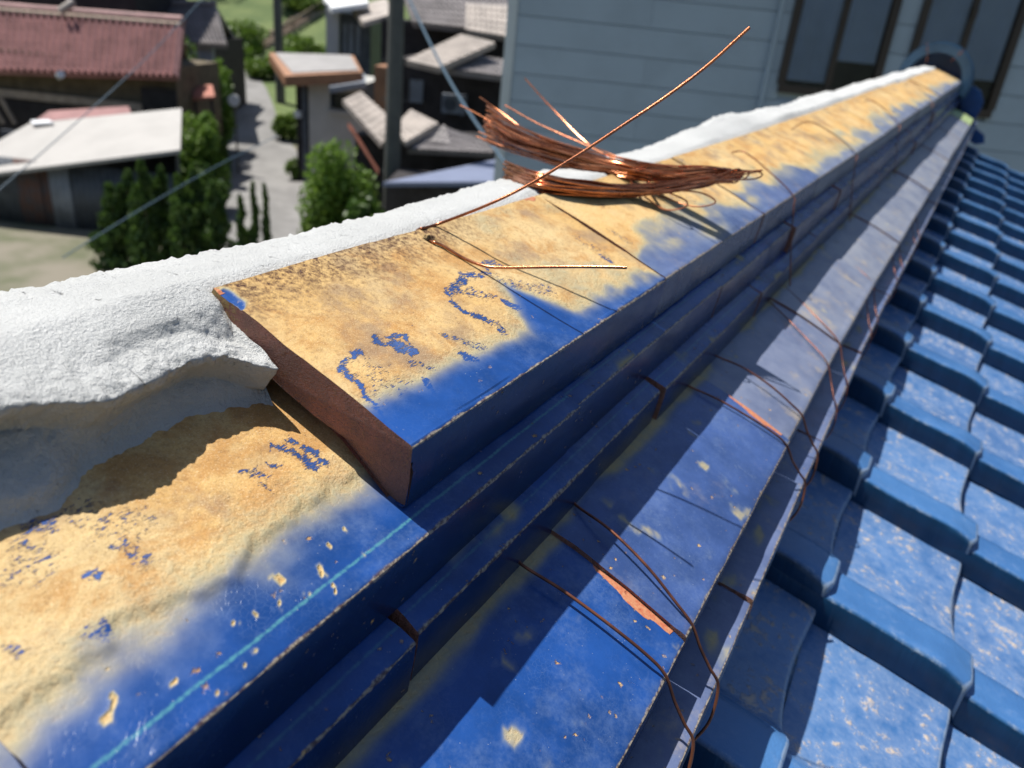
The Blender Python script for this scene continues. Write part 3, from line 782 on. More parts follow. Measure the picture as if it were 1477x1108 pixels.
for c in range(0, 7):
    slope_course = part('roof_tile_course', roof, tuple(ru(0.05 + EXPO * c, 0, -2.6 - MR * EXPO * c)))
    for k in range(-2 if c < 3 else -1, 16):
        j = np.random.RandomState(900 + c * 50 + k + 5).rand(6) - 0.5
        xe = 0.055 + EXPO * c; ze = -(2.63 + MR * EXPO * c)
        y = 2.40 + RP * k
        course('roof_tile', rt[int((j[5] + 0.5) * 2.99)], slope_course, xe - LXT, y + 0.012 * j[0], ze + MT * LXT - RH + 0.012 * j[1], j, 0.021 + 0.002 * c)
# far side of the ridge: the same courses turned about the crown, and its slope
RC = -1.93
back = part('back_slope', roof, tuple(ru(2 * RC, 12, -2.6)))
for k in range(0, 14):
    for (ex, ez), mm_, p in ((EB, vb_[k % 3], PITCH), (ED, vb_[(k + 1) % 3], PITCH), (EBASE, bm_[1 + k % 2], BP), (ESTR, sm[k % 2], SP)):
        place('ridge_tile', mm_, back, ru(2 * RC - ex, p * (k + 1) - 0.3, ez - 0.08), (0, 0, math.pi), haze=0.3)
for c in range(0, 6):
    for k in range(0, 17):
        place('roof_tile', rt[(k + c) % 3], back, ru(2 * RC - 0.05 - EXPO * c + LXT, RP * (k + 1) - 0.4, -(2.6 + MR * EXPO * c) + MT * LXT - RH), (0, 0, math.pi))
# boarding below the tiles and the house under the roof
M['timber'] = simple('old_timber', (0.10, 0.07, 0.05), 0.8, 0.4, 6)
def prism(name, sec, y0, y1, mat, parent, world=False):
    n = len(sec)
    v = [ru(x, y0, z) for x, z in sec] + [ru(x, y1, z) for x, z in sec]
    f = [tuple(range(n))[::-1], tuple(range(n, 2 * n))] + [(i, (i + 1) % n, n + (i + 1) % n, n + i) for i in range(n)]
    me = fix_normals(mesh(name, v, f)); me.materials.append(mat)
    return place(name, me, parent, (0, 0, 0))
M['plaster'] = simple('cream_plaster', (0.55, 0.50, 0.42), 0.9, 0.15, 3)
prism('roof_board', [(4.55, -4.53), (0.0, -2.96), (-0.6, -2.68), (-0.85, -2.2), (-1.93, -1.5), (-3.0, -2.25), (-3.3, -2.68), (-3.9, -2.95), (-7.6, -4.25), (-7.6, -4.6), (-1.93, -2.75), (4.55, -4.75)], -3, 25.6, M['timber'], roof)
prism('house_wall', [(3.4, -4.5), (-1.93, -2.80), (-6.8, -4.45), (-6.8, -41.0), (3.4, -41.0)], -2.5, 24.8, M['plaster'], roof)

# ---- barrel tile and scroll that close the far end of the ridge
M['grey_glaze'] = simple('grey_blue_glaze', (0.09, 0.17, 0.25), 0.35, 0.3, 14)
M['deep_glaze'] = simple('deep_blue_glaze', (0.012, 0.07, 0.22), 0.3, 0.3, 14)
def arc_shell(name, cx, cz, ro, ri, y0, y1, a0, a1, mat, parent, n=28):
    v = []; f = []
    for k in range(n + 1):
        a = math.radians(a0 + (a1 - a0) * k / n)
        for rr, yy in ((ro, y0), (ro, y1), (ri, y1), (ri, y0)):
            v.append(ru(cx + rr * math.cos(a), yy, cz + rr * math.sin(a)))
    for k in range(n):
        b = k * 4
        for q in range(4):
            f.append((b + q, b + (q + 1) % 4, b + 4 + (q + 1) % 4, b + 4 + q))
    f.append((0, 1, 2, 3)); f.append((n * 4 + 3, n * 4 + 2, n * 4 + 1, n * 4))
    me = fix_normals(mesh(name, v, f, sharp=40)); me.materials.append(mat)
    return place(name, me, parent, (0, 0, 0))
rcen = (hit(1346, 115, ru(0, 25.2, 0), (0, 1, 0)) - CAM) / U
finial = part('ridge_end', roof, tuple(ru(rcen[0], 25.2, rcen[2])))
arc_shell('barrel_tile', rcen[0], rcen[2], 0.90, 0.68, 24.9, 25.9, -22, 202, M['grey_glaze'], finial)
arc_shell('end_disc', rcen[0], rcen[2], 0.70, 0.02, 25.5, 25.6, -22, 202, M['deep_glaze'], finial)
arc_shell('collar', rcen[0], rcen[2], 0.96, 0.88, 25.6, 26.1, -24, 204, M['grey_glaze'], finial)
def plate(name, poly, y0, y1, mat, parent):
    n = len(poly)
    v = [ru(x, y0, z) for x, z in poly] + [ru(x, y1, z) for x, z in poly]
    f = [tuple(range(n))[::-1], tuple(range(n, 2 * n))] + [(i, (i + 1) % n, n + (i + 1) % n, n + i) for i in range(n)]
    me = fix_normals(mesh(name, v, f)); me.materials.append(mat)
    return place(name, me, parent, (0, 0, 0))
eb = [(1318, 128), (1340, 112), (1362, 112), (1382, 132), (1392, 175), (1392, 205), (1300, 215)]
plate('end_board', [tuple(((hit(a, b, ru(0, 26.2, 0), (0, 1, 0)) - CAM) / U)[[0, 2]]) for a, b in eb], 26.2, 26.5, M['deep_glaze'], finial)
sp_ = [(1384, 138), (1391, 127), (1405, 125), (1415, 132), (1419, 147), (1413, 162), (1405, 173), (1408, 186), (1420, 196), (1420, 207), (1406, 209), (1394, 200), (1388, 170)]
plate('scroll', [tuple(((hit(a, b, ru(0, 25.9, 0), (0, 1, 0)) - CAM) / U)[[0, 2]]) for a, b in sp_], 25.9, 26.4, M['deep_glaze'], finial)

# ------------------------------------------------------------------ copper wires
WR = 0.00092
def from_shadow(px, py, s0, s1):
    """point of a wire seen at a pixel whose shadow runs along s0-s1 on the tile: ray meets the plane of shadow and sun"""
    n = np.cross(s1 - s0, np.array(SUN))
    return hit(px, py, s0, n)
def onA(px, py, lift=0.0):
    return hit(px, py, ru(EA[0], 0, EA[1] + lift), nA)
def wire(pts, label, r=WR, n=8, group='copper tie wires', cat='wire', name='copper_wire', mat='copper'):
    me = tube(name, catmull(pts, n), r, 8); me.materials.append(M[mat])
    o = bpy.data.objects.new(name, me); COL.objects.link(o)
    return tag(o, label, cat, group)
# the long wire rising to the right and its shadow line
s0 = onA(607, 329); s1 = onA(893, 452)
P_ = [from_shadow(px, py, s0, s1) for px, py in ((700, 297), (760, 268), (830, 226), (900, 180), (960, 140), (1020, 95), (1081, 40))]
wire([onA(600, 333, -0.05), onA(607, 330, 0.01), onA(632, 323, 0.02)] + P_[0:], 'long bare copper wire rising from the mortar edge and crossing in front of the coil')
s0 = onA(640, 362); s1 = onA(846, 484)
hk = [onA(617, 346, -0.06), onA(623, 349, 0.008)] + [from_shadow(px, py, s0, s1) for px, py in ((638, 354), (670, 373), (700, 384), (730, 386), (800, 385), (860, 385), (904, 386))]
wire(hk, 'short bent copper wire end poking out of the hole in the nearest cap tile')

# tie wires lying over the base course and hooked round the strip
def tie(y0, y1, y2, label, bow=0.05, foot=0.12, r=WR):
    b = lambda t, y, h: ru(-0.86 + (0.53) * t, y, -1.672 - 0.361 * 0.53 * t + h)
    pts = [ru(-0.90, y0 + 0.02, -1.62), b(0.0, y0, 0.035), b(0.28, y0 + (y1 - y0) * 0.30, bow), b(0.6, y0 + (y1 - y0) * 0.62, bow), b(0.86, y0 + (y1 - y0) * 0.87, 0.04), b(1.0, y1, 0.016), ru(EBASE[0] + 0.05, y1 + (y2 - y1) * 0.3, EBASE[1] - 0.07), ru(-0.235, y1 + (y2 - y1) * 0.75, -2.0), ru(ESTR[0] + 0.012, y2, ESTR[1] + 0.02), ru(ESTR[0] + 0.02, y2 - 0.05, ESTR[1] - 0.10), ru(ESTR[0] - 0.02, y2 - 0.10, ESTR[1] - 0.20)]
    for p in pts:
        dx, dz, _a, _b = sweep(p[1] / U - 0.9, 0.025); p += np.array([dx * U, 0, dz * U])
    return wire(pts, label, r, mat='tarnish')
D0, D1, D2 = 1.63, 1.863, 2.07
tie(1.157 * D0, 1.032 * D1, 0.927 * D2, 'nearest copper tie wire, over the deep blue base tile')
tie(1.421 * D0, 1.182 * D1, 1.067 * D2, 'second copper tie wire, crossing the chipped red tile joint', 0.07)
tie(2.264 * D0, 2.04 * D1, 1.865 * D2, 'third copper tie wire, starting beside the mossy joint of the third course')
tie(2.586 * D0, 2.27 * D1, 2.05 * D2, 'fourth copper tie wire, just beyond the second chipped tile joint', 0.065)
far_lab = ['fifth', 'sixth', 'seventh', 'eighth', 'ninth', 'tenth', 'eleventh', 'twelfth']
for k in range(8):
    j = np.random.RandomState(40 + k).rand(3) - 0.5
    y = 5.55 + 0.50 * (k % 2) + 1.75 * (k // 2) + 0.12 * j[0]
    tie(y, y - 0.35 + 0.1 * j[1], y - 0.6 + 0.1 * j[2], far_lab[k] + ' copper tie wire along the base course, counted from the nearest', 0.045, r=WR * 0.8)
# wires that come out of the cap tiles and run over their front edges
def cap_wire(y, yb, ye, label, up=0.10):
    a = lambda t, yy, h: ru(EA[0] - 0.66 * (1 - t), yy, EA[1] + 0.66 * SL * (1 - t) + h)
    pts = [a(0.12, y, -0.03), a(0.16, y, 0.012), a(0.35, y + (yb - y) * 0.3, up), a(0.7, y + (yb - y) * 0.7, up * 0.8), a(1.02, yb, 0.03), ru(EA[0] + 0.05, yb + (ye - yb) * 0.3, EA[1] - 0.06), ru(EB[0] + 0.04, yb + (ye - yb) * 0.7, EB[1] - 0.05), ru(ED[0] + 0.06, ye, ED[1] - 0.12)]
    for p in pts:
        dx, dz, _a, _b = sweep(p[1] / U - 0.9, 0.029); p += np.array([dx * U, 0, dz * U])
    return wire(pts, label, WR * 0.85, mat='tarnish')
cap_wire(6.2, 6.05, 5.9, 'copper wire lying over the cap tile edge just beyond the coil')
cap_wire(8.2, 8.9, 8.6, 'thin copper wire arching over the cap tile halfway along the ridge', 0.16)
cap_wire(12.5, 12.3, 12.0, 'copper wire over a cap tile two thirds along the ridge', 0.12)
cap_wire(17.2, 17.0, 16.7, 'farthest copper wire arching over the cap tiles near the ridge end', 0.14)
for (ax, ay, bx, by, lab) in ((1336, 92, 1337, 62, 'upright copper wire stub left of the ridge end barrel tile top'), (1372, 88, 1390, 72, 'slanting copper wire stub on the right of the barrel tile')):
    a = hit(ax, ay, ru(0, 25.0, 0), (0, 1, 0)); b = hit(bx, by, ru(0, 24.8, 0), (0, 1, 0))
    wire([a, (a + b) / 2 + np.array([0.003, 0, 0.002]), b], lab, 0.0013, group='wire stubs at the ridge end')

# ---- folded bundle of cut copper wire lying on the cap tiles
bundle = empty('wire_bundle', tuple(onA(905, 283)))
tag(bundle, 'folded bundle of cut copper wires lying across the ridge', 'wire bundle')
b_far = 4.05
def bp(px, py, D):
    d = ray(px, py); return CAM + d / np.linalg.norm(d) * (D * U)
rest = np.linalg.norm((onA(905, 283) - CAM) / U)
def Dz(px, py, z):
    return np.linalg.norm((hit(px, py, ru(0, 0, z), (0, 0, 1)) - CAM) / U)
def DA(px, py, lift):
    return np.linalg.norm((onA(px, py, lift) - CAM) / U)
dm_ = Dz(790, 262, -0.62)
lowc = [bp(726, 246, dm_ + 0.80), bp(780, 264, dm_ + 0.42), bp(850, 273, DA(850, 276, 0.045)), bp(910, 275, DA(910, 278, 0.045)), bp(970, 270, DA(910, 278, 0.045) + 0.10), bp(1020, 261, DA(910, 278, 0.045) + 0.17)]
upc = [bp(698, 178, rest + 1.25), bp(745, 201, rest + 0.95), bp(810, 222, rest + 0.60), bp(880, 240, rest + 0.28), bp(950, 250, rest + 0.22), bp(1015, 251, rest + 0.22)]
lowc = np.array(lowc); upc = np.array(upc)
UP = np.array([0, 0, 1.0])
rb = np.random.RandomState(21)
def bput(pts, name='wire', r=WR * 0.78, n=7):
    me = tube(name, catmull(pts, n), r, 6); me.materials.append(M['copper'])
    o = bpy.data.objects.new(name, me); COL.objects.link(o); o.parent = bundle
    o.matrix_parent_inverse = Matrix.Translation(-Vector(bundle.location))
    return o
side = np.cross((lowc[-1] - lowc[0]) / np.linalg.norm(lowc[-1] - lowc[0]), UP); side /= np.linalg.norm(side)
for k in range(72):
    ra = 0.050 * U * 0.62; a1 = rb.rand() * 6.28; r1 = ra * math.sqrt(rb.rand()) * 1.25; a2 = rb.rand() * 6.28; r2 = ra * math.sqrt(rb.rand()) * 1.55
    o1 = side * math.cos(a1) * r1 * 1.5 + UP * math.sin(a1) * r1; o2 = side * math.cos(a2) * r2 * 1.5 + UP * math.sin(a2) * r2
    fan1 = 0.6 + 0.9 * np.linspace(1, 0, len(lowc)) ** 2; fan2 = 0.7 + 1.7 * np.linspace(1, 0, len(upc)) ** 1.5
    lo = lowc + o1[None] * fan1[:, None] + (rb.rand(6, 3) - 0.5) * 0.0035
    up_ = upc + o2[None] * fan2[:, None] + (rb.rand(6, 3) - 0.5) * 0.0045
    cutl = rb.rand() * 0.35; cutu = rb.rand() * 0.3
    lo[0] = lo[0] * (1 - cutl) + lo[1] * cutl; up_[0] = up_[0] * (1 - cutu) + up_[1] * cutu
    tx = 1046 + rb.normal() * 9
    if k in (3, 11): tx = 1088
    t1 = bp(tx, 256 + 4 * rb.normal(), rest + 0.22); t2 = bp(tx + 4, 248 + 3 * rb.normal(), rest + 0.25)
    bput(list(lo) + [t1, t2] + list(up_[::-1]))
# strays
for pts in ([(757, 113, .8), (800, 160, .7), (845, 205, .55), (880, 222, .42), (930, 243, .3)], [(729, 152, .8), (775, 178, .65), (840, 207, .5), (900, 236, .35)], [(692, 140, .85), (720, 160, .8), (765, 192, .66), (830, 222, .45)], [(664, 152, .9), (695, 168, .8), (750, 200, .65), (820, 226, .45)],
            [(690, 190, .78), (730, 206, .66), (800, 224, .5)], [(687, 197, .7), (740, 216, .6), (830, 244, .3)], [(950, 282, .05), (1000, 298, -.02), (1032, 292, .0), (1010, 278, .08), (960, 274, .1)], [(930, 284, .0), (958, 302, -.05), (985, 300, -.05), (990, 290, 0.0), (960, 276, .05)]):
    bput([bp(a, b, rest + (c * 1.5 if b < 260 else c)) for a, b, c in pts])
for bx in (918, 944):
    c = bp(bx - 2, 270, rest + 0.10)
    ax = np.array(upc[3] - lowc[3]); ax /= np.linalg.norm(ax)
    ring = [c + (ax * math.cos(t) * 0.085 + side * math.sin(t) * 0.10) * U for t in np.linspace(0, 2 * math.pi * 0.97, 14)]
    bput(ring, 'binding_loop', WR * 1.2, 4)

# ------------------------------------------------------------------ village: frame aligned with the view azimuth (q right, r away, z up)
er = np.array([fwd[0], fwd[1], 0.0]); er /= np.linalg.norm(er)
eq = np.array([er[1], -er[0], 0.0])
def H(px, py, r):
    d = ray(px, py); return CAM + d * (r / np.dot(d, er))
def qz(px, py, r):
    p = H(px, py, r); return float(np.dot(p, eq)), float(p[2])
def W(q, r, z):
    return eq * q + er * r + np.array([0, 0, z])
def terrain(q, r):
    q = np.asarray(q, float); r = np.asarray(r, float)
    z = 0.14 * np.maximum(r - 31, 0) + 0.30 * np.maximum(r - 54, 0) * (1 - sstep(90, 160, r)) + 14 * sstep(70, 150, r)
    z = z + 0.35 * (fbm(q * 0.12 + 40, r * 0.12 + 40, 3, 3) - 0.5) * sstep(28, 40, r)
    z = z * sstep(28, 34, r)
    d = np.hypot(q, r)
    return z + 50 * sstep(75, 260, d) * (0.75 + 0.5 * fbm(q * 0.012 + 9, r * 0.012 + 9, 3, 5)) * (1 - sstep(0, 40, r) * (1 - sstep(30, 60, np.abs(q))) * (1 - sstep(110, 160, d)))  # last term adds an unseen ring of hills for darker horizon reflections
def ground_hit(px, py):
    d = ray(px, py); k = 1.0 / np.dot(d, er)
    r = 8.0
    while r < 200:
        p = CAM + d * k * r
        if p[2] <= terrain(np.dot(p, eq), r):
            return p
        r += 0.1
    return p

M['soil'] = simple('pale_soil', (0.20, 0.18, 0.14), 0.95, 0.4, 0.5, col2=(0.10, 0.11, 0.06))
M['asphalt'] = simple('worn_asphalt', (0.24, 0.235, 0.23), 0.9, 0.3, 0.8)
M['dark_ring'] = simple('added_dark_hills', (0.030, 0.042, 0.030), 0.95, 0.4, 0.05)  # dark hills added around, mostly unseen, to darken reflections in the shaded tile faces
M['hill'] = simple('hill_grass', (0.12, 0.16, 0.05), 0.9, 0.4, 0.5, col2=(0.07, 0.11, 0.03))
def build_ground():
    rs = np.concatenate([np.linspace(-420, -70, 26), np.linspace(-60, 25, 20), np.linspace(26, 110, 100), np.linspace(115, 420, 26)])
    qs = np.concatenate([np.linspace(-420, -45, 30), np.linspace(-40, 40, 60), np.linspace(45, 420, 30)])
    Q, Rr = np.meshgrid(qs, rs); Z = terrain(Q, Rr)
    v = [W(a, b, c) for a, b, c in zip(Q.ravel(), Rr.ravel(), Z.ravel())]
    nq = len(qs)
    f = [(j * nq + i, j * nq + i + 1, (j + 1) * nq + i + 1, (j + 1) * nq + i) for j in range(len(rs) - 1) for i in range(nq - 1)]
    me = mesh('ground', v, f, smooth=True)
    mi = [(2 if (rs[j] > 95 or abs(qs[i]) > 60 or rs[j] < -60) else 1) if (rs[j] > 36 or abs(qs[i]) > 60 or rs[j] < -60) else 0 for j in range(len(rs) - 1) for i in range(nq - 1)]
    me.materials.append(M['soil']); me.materials.append(M['hill']); me.materials.append(M['dark_ring']); me.polygons.foreach_set('material_index', mi)
    o = bpy.data.objects.new('ground', me); COL.objects.link(o); tag(o, 'pale dry village ground rising into a green hillside', kind='structure')
build_ground()
def build_path():
    rows = [((290, 395), (520, 395)), ((298, 330), (485, 330)), ((305, 280), (455, 280)), ((315, 235), (440, 235)), ((325, 190), (405, 190)), ((330, 155), (395, 155)), ((333, 130), (385, 130)), ((335, 110), (370, 110)), ((332, 95), (358, 95)), ((320, 82), (345, 82))]
    v = []; f = []
    for a, b in rows:
        pa, pb = ground_hit(*a), ground_hit(*b)
        for t in np.linspace(0, 1, 7):
            p = pa * (1 - t) + pb * t
            v.append((p[0], p[1], terrain(np.dot(p, eq), np.dot(p, er)) + 0.03))
    # subdivide along so that the sheet follows the ground
    v = np.array(v).reshape(len(rows), 7, 3); vv = []
    for i in range(len(rows) - 1):
        for t in np.linspace(0, 1, 8, endpoint=False):
            vv.append(v[i] * (1 - t) + v[i + 1] * t)
    vv.append(v[-1]); vv = np.array(vv)
    for a in vv.reshape(-1, 3):
        a[2] = terrain(np.dot(a, eq), np.dot(a, er)) + 0.03
    n = len(vv)
    f = [(j * 7 + i, j * 7 + i + 1, (j + 1) * 7 + i + 1, (j + 1) * 7 + i) for j in range(n - 1) for i in range(6)]
    me = mesh('path', vv.reshape(-1, 3), f, smooth=True); me.materials.append(M['asphalt'])
    o = bpy.data.objects.new('path', me); COL.objects.link(o); tag(o, 'grey worn lane running up between the houses', kind='structure')
build_path()

# ---- generic builders
def thing(name, label, cat, group=None, loc=(0, 0, 0)):
    e = empty(name, tuple(loc)); return tag(e, label, cat, group)
def put(name, me, parent, mat):
    if mat is not None: me.materials.append(mat)
    o = bpy.data.objects.new(name, me); COL.objects.link(o)
    o.parent = parent
    base = Vector((0, 0, 0)); p = parent
    while p is not None:
        base += Vector(p.location); p = p.parent
    o.location = -base
    return o
def boxq(name, q0, q1, r0, r1, z0, z1, mat, parent, yaw=0.0, piv=None):
    pts = [(q0, r0), (q1, r0), (q1, r1), (q0, r1)]
    if yaw:
        c, s_ = math.cos(yaw), math.sin(yaw); pq, pr = piv
        pts = [(pq + (a - pq) * c - (b - pr) * s_, pr + (a - pq) * s_ + (b - pr) * c) for a, b in pts]
    v = [W(a, b, z0) for a, b in pts] + [W(a, b, z1) for a, b in pts]
    f = [(3, 2, 1, 0), (4, 5, 6, 7)] + [(i, (i + 1) % 4, 4 + (i + 1) % 4, 4 + i) for i in range(4)]
    return put(name, fix_normals(mesh(name, v, f)), parent, mat)
def slab(name, corners, th, mat, parent):
    c = [np.asarray(p, float) for p in corners]; n = len(c)
    v = c + [p - np.array([0, 0, th]) for p in c]
    f = [tuple(range(n)), tuple(range(n, 2 * n))[::-1]] + [(i, (i + 1) % n, n + (i + 1) % n, n + i) for i in range(n)]
    return put(name, fix_normals(mesh(name, v, f)), parent, mat)
def ribbed(name, c00, c10, c11, c01, nrib, nrow, amp, step, th, mat, parent, per=6):
    """roof sheet: ribs run from the 0x edge to the 1x edge; rows are lapped courses"""
    c00, c10, c11, c01 = map(lambda p: np.asarray(p, float), (c00, c10, c11, c01))
    nrm = np.cross(c10 - c00, c01 - c00); nrm /= np.linalg.norm(nrm)
    if nrm[2] < 0: nrm = -nrm
    nu = nrib * per + 1
    tv = []
    for k in range(nrow):
        tv += [k / nrow, (k + 0.97) / nrow]
    tv[-1] = 1.0
    V = []
    for t in tv:
        fr = (t * nrow) % 1.0 if t < 1 else 1.0
        for i in range(nu):
            u = i / (nu - 1)
            h = amp * abs(math.sin(math.pi * i / per)) ** 2.2 + step * fr
            V.append((c00 * (1 - u) + c01 * u) * (1 - t) + (c10 * (1 - u) + c11 * u) * t + nrm * h)
    nv = len(tv)
    f = [(j * nu + i, j * nu + i + 1, (j + 1) * nu + i + 1, (j + 1) * nu + i) for j in range(nv - 1) for i in range(nu - 1)]
    o = len(V)
    V += [p - nrm * th for p in (c00, c01, c11, c10)]
    a, b_, c_, d_ = 0, nu - 1, nv * nu - 1, (nv - 1) * nu
    f += [(o, o + 1, o + 2, o + 3), (a, b_, o + 1, o), (b_, c_, o + 2, o + 1), (c_, d_, o + 3, o + 2), (d_, a, o, o + 3)]
    me = fix_normals(mesh(name, V, f, sharp=50))
    return put(name, me, parent, mat)

M['maroon'] = simple('maroon_roof_tile', (0.32, 0.165, 0.16), 0.6, 0.35, 1.5)
M['grey_tile'] = simple('grey_roof_tile', (0.26, 0.24, 0.24), 0.6, 0.35, 1.5)
M['warm_tile'] = simple('warm_grey_roof_tile', (0.42, 0.37, 0.33), 0.6, 0.3, 1.5)
M['white_sheet'] = simple('white_sheet_roof', (0.40, 0.385, 0.365), 0.6, 0.10, 1.2)
M['dark_wood'] = simple('dark_weathered_wood', (0.035, 0.030, 0.032), 0.85, 0.5, 3)
M['brown_wood'] = simple('brown_boards', (0.15, 0.12, 0.075), 0.85, 0.4, 3)
M['pale_wood'] = simple('pale_planks', (0.42, 0.34, 0.27), 0.85, 0.3, 4)
M['dark_metal'] = simple('dark_corrugated_sheet', (0.085, 0.10, 0.125), 0.6, 0.4, 2)
M['rust'] = simple('rusty_sheet', (0.14, 0.075, 0.06), 0.85, 0.5, 3, col2=(0.08, 0.085, 0.10))
M['pale_metal'] = simple('pale_grey_sheet', (0.25, 0.28, 0.33), 0.5, 0.3, 2)
M['fascia'] = simple('rust_brown_fascia', (0.34, 0.17, 0.09), 0.7, 0.25, 2)
M['offwhite'] = simple('offwhite_render', (0.46, 0.46, 0.44), 0.85, 0.12, 1.5)
M['whitewash'] = simple('white_render', (0.50, 0.50, 0.51), 0.8, 0.08, 1.5)
M['roof_sheet'] = simple('grey_sheet_roof', (0.30, 0.29, 0.285), 0.6, 0.12, 1.5)
M['glass'] = simple('dark_window_glass', (0.02, 0.025, 0.03), 0.08, 0.3, 1.0, spec=0.6)
M['frame'] = simple('bronze_window_frame', (0.045, 0.035, 0.03), 0.45, 0.2, 3)
M['curtain'] = simple('pale_curtain', (0.50, 0.63, 0.88), 0.9, 0.15, 2)
M['siding'] = simple('blue_grey_siding', (0.40, 0.51, 0.62), 0.75, 0.10, 1.5, bump=0.002)
M['trim'] = simple('pale_grey_trim', (0.60, 0.68, 0.72), 0.6, 0.1, 2)
M['steelblue'] = simple('slate_blue_sheet_roof', (0.17, 0.20, 0.30), 0.5, 0.15, 1.0)
M['pole'] = simple('dark_concrete_pole', (0.10, 0.105, 0.10), 0.8, 0.2, 3)
M['cable'] = simple('blue_grey_cable', (0.05, 0.10, 0.15), 0.5, 0.1, 3)
M['red_tile'] = simple('red_clay_roof', (0.42, 0.15, 0.10), 0.7, 0.3, 2)
M['white_paint'] = simple('white_paint', (0.78, 0.80, 0.82), 0.5, 0.05, 3)

# ---- neighbouring house with blue grey boards
RF = 9.6
house = thing('neighbouring_house', 'blue grey board clad house wall with two dark sliding windows', 'house', loc=W(4, RF, 0))
ql, _ = qz(727, 120, RF); qr = ql + 12.5
wall = part('wall', house, W(ql, RF, 0))
zt, zb = 8.6, 0.0
boxq('wall_core', ql + 0.02, qr, RF + 0.02, RF + 6.0, zb, zt, M['siding'], wall)
# window openings
def facade(px, py): return qz(px, py, RF)
w1 = [facade(1139, 60)[0], facade(1277, 60)[0]]; w1z = [facade(1195, 128)[1], facade(1195, 128)[1] + 1.9]
w2 = [facade(1313, 85)[0], facade(1450, 85)[0]]; w2z = [facade(1365, 152)[1], facade(1365, 152)[1] + 2.0]
wins = [(w1, w1z), (w2, w2z)]
bh = 0.303
k = 0
z = 0.3
while z < zt - 0.1:
    z1 = min(z + bh - 0.008, zt)
    cuts = []
    for (a, b), (c, d) in wins:
        if z1 > c + 0.01 and z < d - 0.01: cuts.append((a, b))
    x = ql + 0.09; segs = []
    for a, b in sorted(cuts):
        segs.append((x, a)); x = b
    segs.append((x, qr))
    for a, b in segs:
        # boards butt every 3.03 m, staggered
        st = ql + 0.09 + (0 if k % 2 == 0 else 1.5)
        xs = [a] + [st + 3.03 * i for i in range(0, 6) if a + 0.2 < st + 3.03 * i < b - 0.2] + [b]
        for s0_, s1_ in zip(xs[:-1], xs[1:]):
            j = (random.random() - 0.5) * 0.004
            boxq('siding_board', s0_ + 0.0012, s1_ - 0.0012, RF - 0.016 + j, RF + 0.016, z, z1, M['siding'], wall)
    z += bh; k += 1
boxq('corner_trim', ql - 0.03, ql + 0.085, RF - 0.03, RF + 0.09, zb, zt, M['trim'], house)
qd, _ = facade(1107, 95)
me = tube('downpipe', [W(qd, RF - 0.06, 0.2), W(qd, RF - 0.06, 4.0), W(qd, RF - 0.06, zt)], 0.028, 10)
put('downpipe', me, house, M['siding'])
for (a, b), (c, d) in wins:
    win = part('window', house, W(a, RF, c))
    fw = 0.075
    boxq('frame', a - 0.02, b + 0.02, RF - 0.07, RF + 0.01, c - 0.09, c, M['frame'], win)
    boxq('frame', a - 0.02, b + 0.02, RF - 0.05, RF + 0.01, d, d + 0.07, M['frame'], win)
    boxq('frame', a - fw * 0.6, a + fw * 0.5, RF - 0.06, RF + 0.01, c, d, M['frame'], win)
    boxq('frame', b - fw * 0.5, b + fw * 0.6, RF - 0.06, RF + 0.01, c, d, M['frame'], win)
    mid_ = (a + b) / 2
    boxq('sash_stile', mid_ - 0.035, mid_ + 0.035, RF - 0.045, RF - 0.005, c, d, M['frame'], win)
    boxq('latch', mid_ - 0.03, mid_ + 0.03, RF - 0.07, RF - 0.046, c + 0.9, c + 1.0, M['frame'], win)
    g = NB('clear_window_pane'); b2 = g
    for q0, q1, rr in ((a + 0.04, mid_ - 0.035, RF - 0.03), (mid_ + 0.035, b - 0.04, RF - 0.018)):
        p = boxq('pane', q0, q1, rr - 0.003, rr + 0.003, c, d, None, win)
        b2.set(b2.bsdf.inputs['Base Color'], (0.85, 0.9, 0.95)); b2.set(b2.bsdf.inputs['Transmission Weight'], 0.0); b2.set(b2.bsdf.inputs['Roughness'], 0.03)
        p.data.materials.append(g.m)
    # thin glass: mostly see-through with a sky reflection
    tr = g.n('ShaderNodeBsdfTransparent', {'Color': (0.95, 0.97, 0.98)}); gl = g.n('ShaderNodeBsdfGlossy', {'Roughness': 0.02})
    fr = g.n('ShaderNodeFresnel', {'IOR': 1.5}); ms = g.n('ShaderNodeMixShader')
    g.t.links.new(fr.outputs[0], ms.inputs[0]); g.t.links.new(tr.outputs[0], ms.inputs[1]); g.t.links.new(gl.outputs[0], ms.inputs[2]); g.t.links.new(ms.outputs[0], g.out.inputs[0])
    # room recess and curtains
    boxq('room_back', a + 0.02, b - 0.02, RF + 0.0165, RF + 0.0195, c + 0.001, d, M['dark_wood'], win)
    for q0, q1, dz in ((a + 0.06, mid_ - 0.02, 0.05), (mid_ + 0.02, b - 0.05, 0.30)):
        n = 60; v = []; f = []
        for i in range(n + 1):
            t = i / n; off = 0.006 + 0.006 * math.sin(t * 40 + 3 * math.sin(t * 9)) 
            for zz in (c + dz, d):
                v.append(W(q0 + (q1 - q0) * t, RF + off - 0.004, zz))
        for i in range(n):
            f.append((2 * i, 2 * i + 2, 2 * i + 3, 2 * i + 1))
        put('curtain', mesh('curtain', v, f, smooth=True), win, M['curtain'])
# shallow roof over the house, above the picture
slab('roof', [W(ql - 0.5, RF - 0.6, zt), W(qr + 0.5, RF - 0.6, zt), W(qr + 0.5, RF + 6.6, zt + 1.0), W(ql - 0.5, RF + 6.6, zt + 1.0)], 0.15, M['grey_tile'], house)

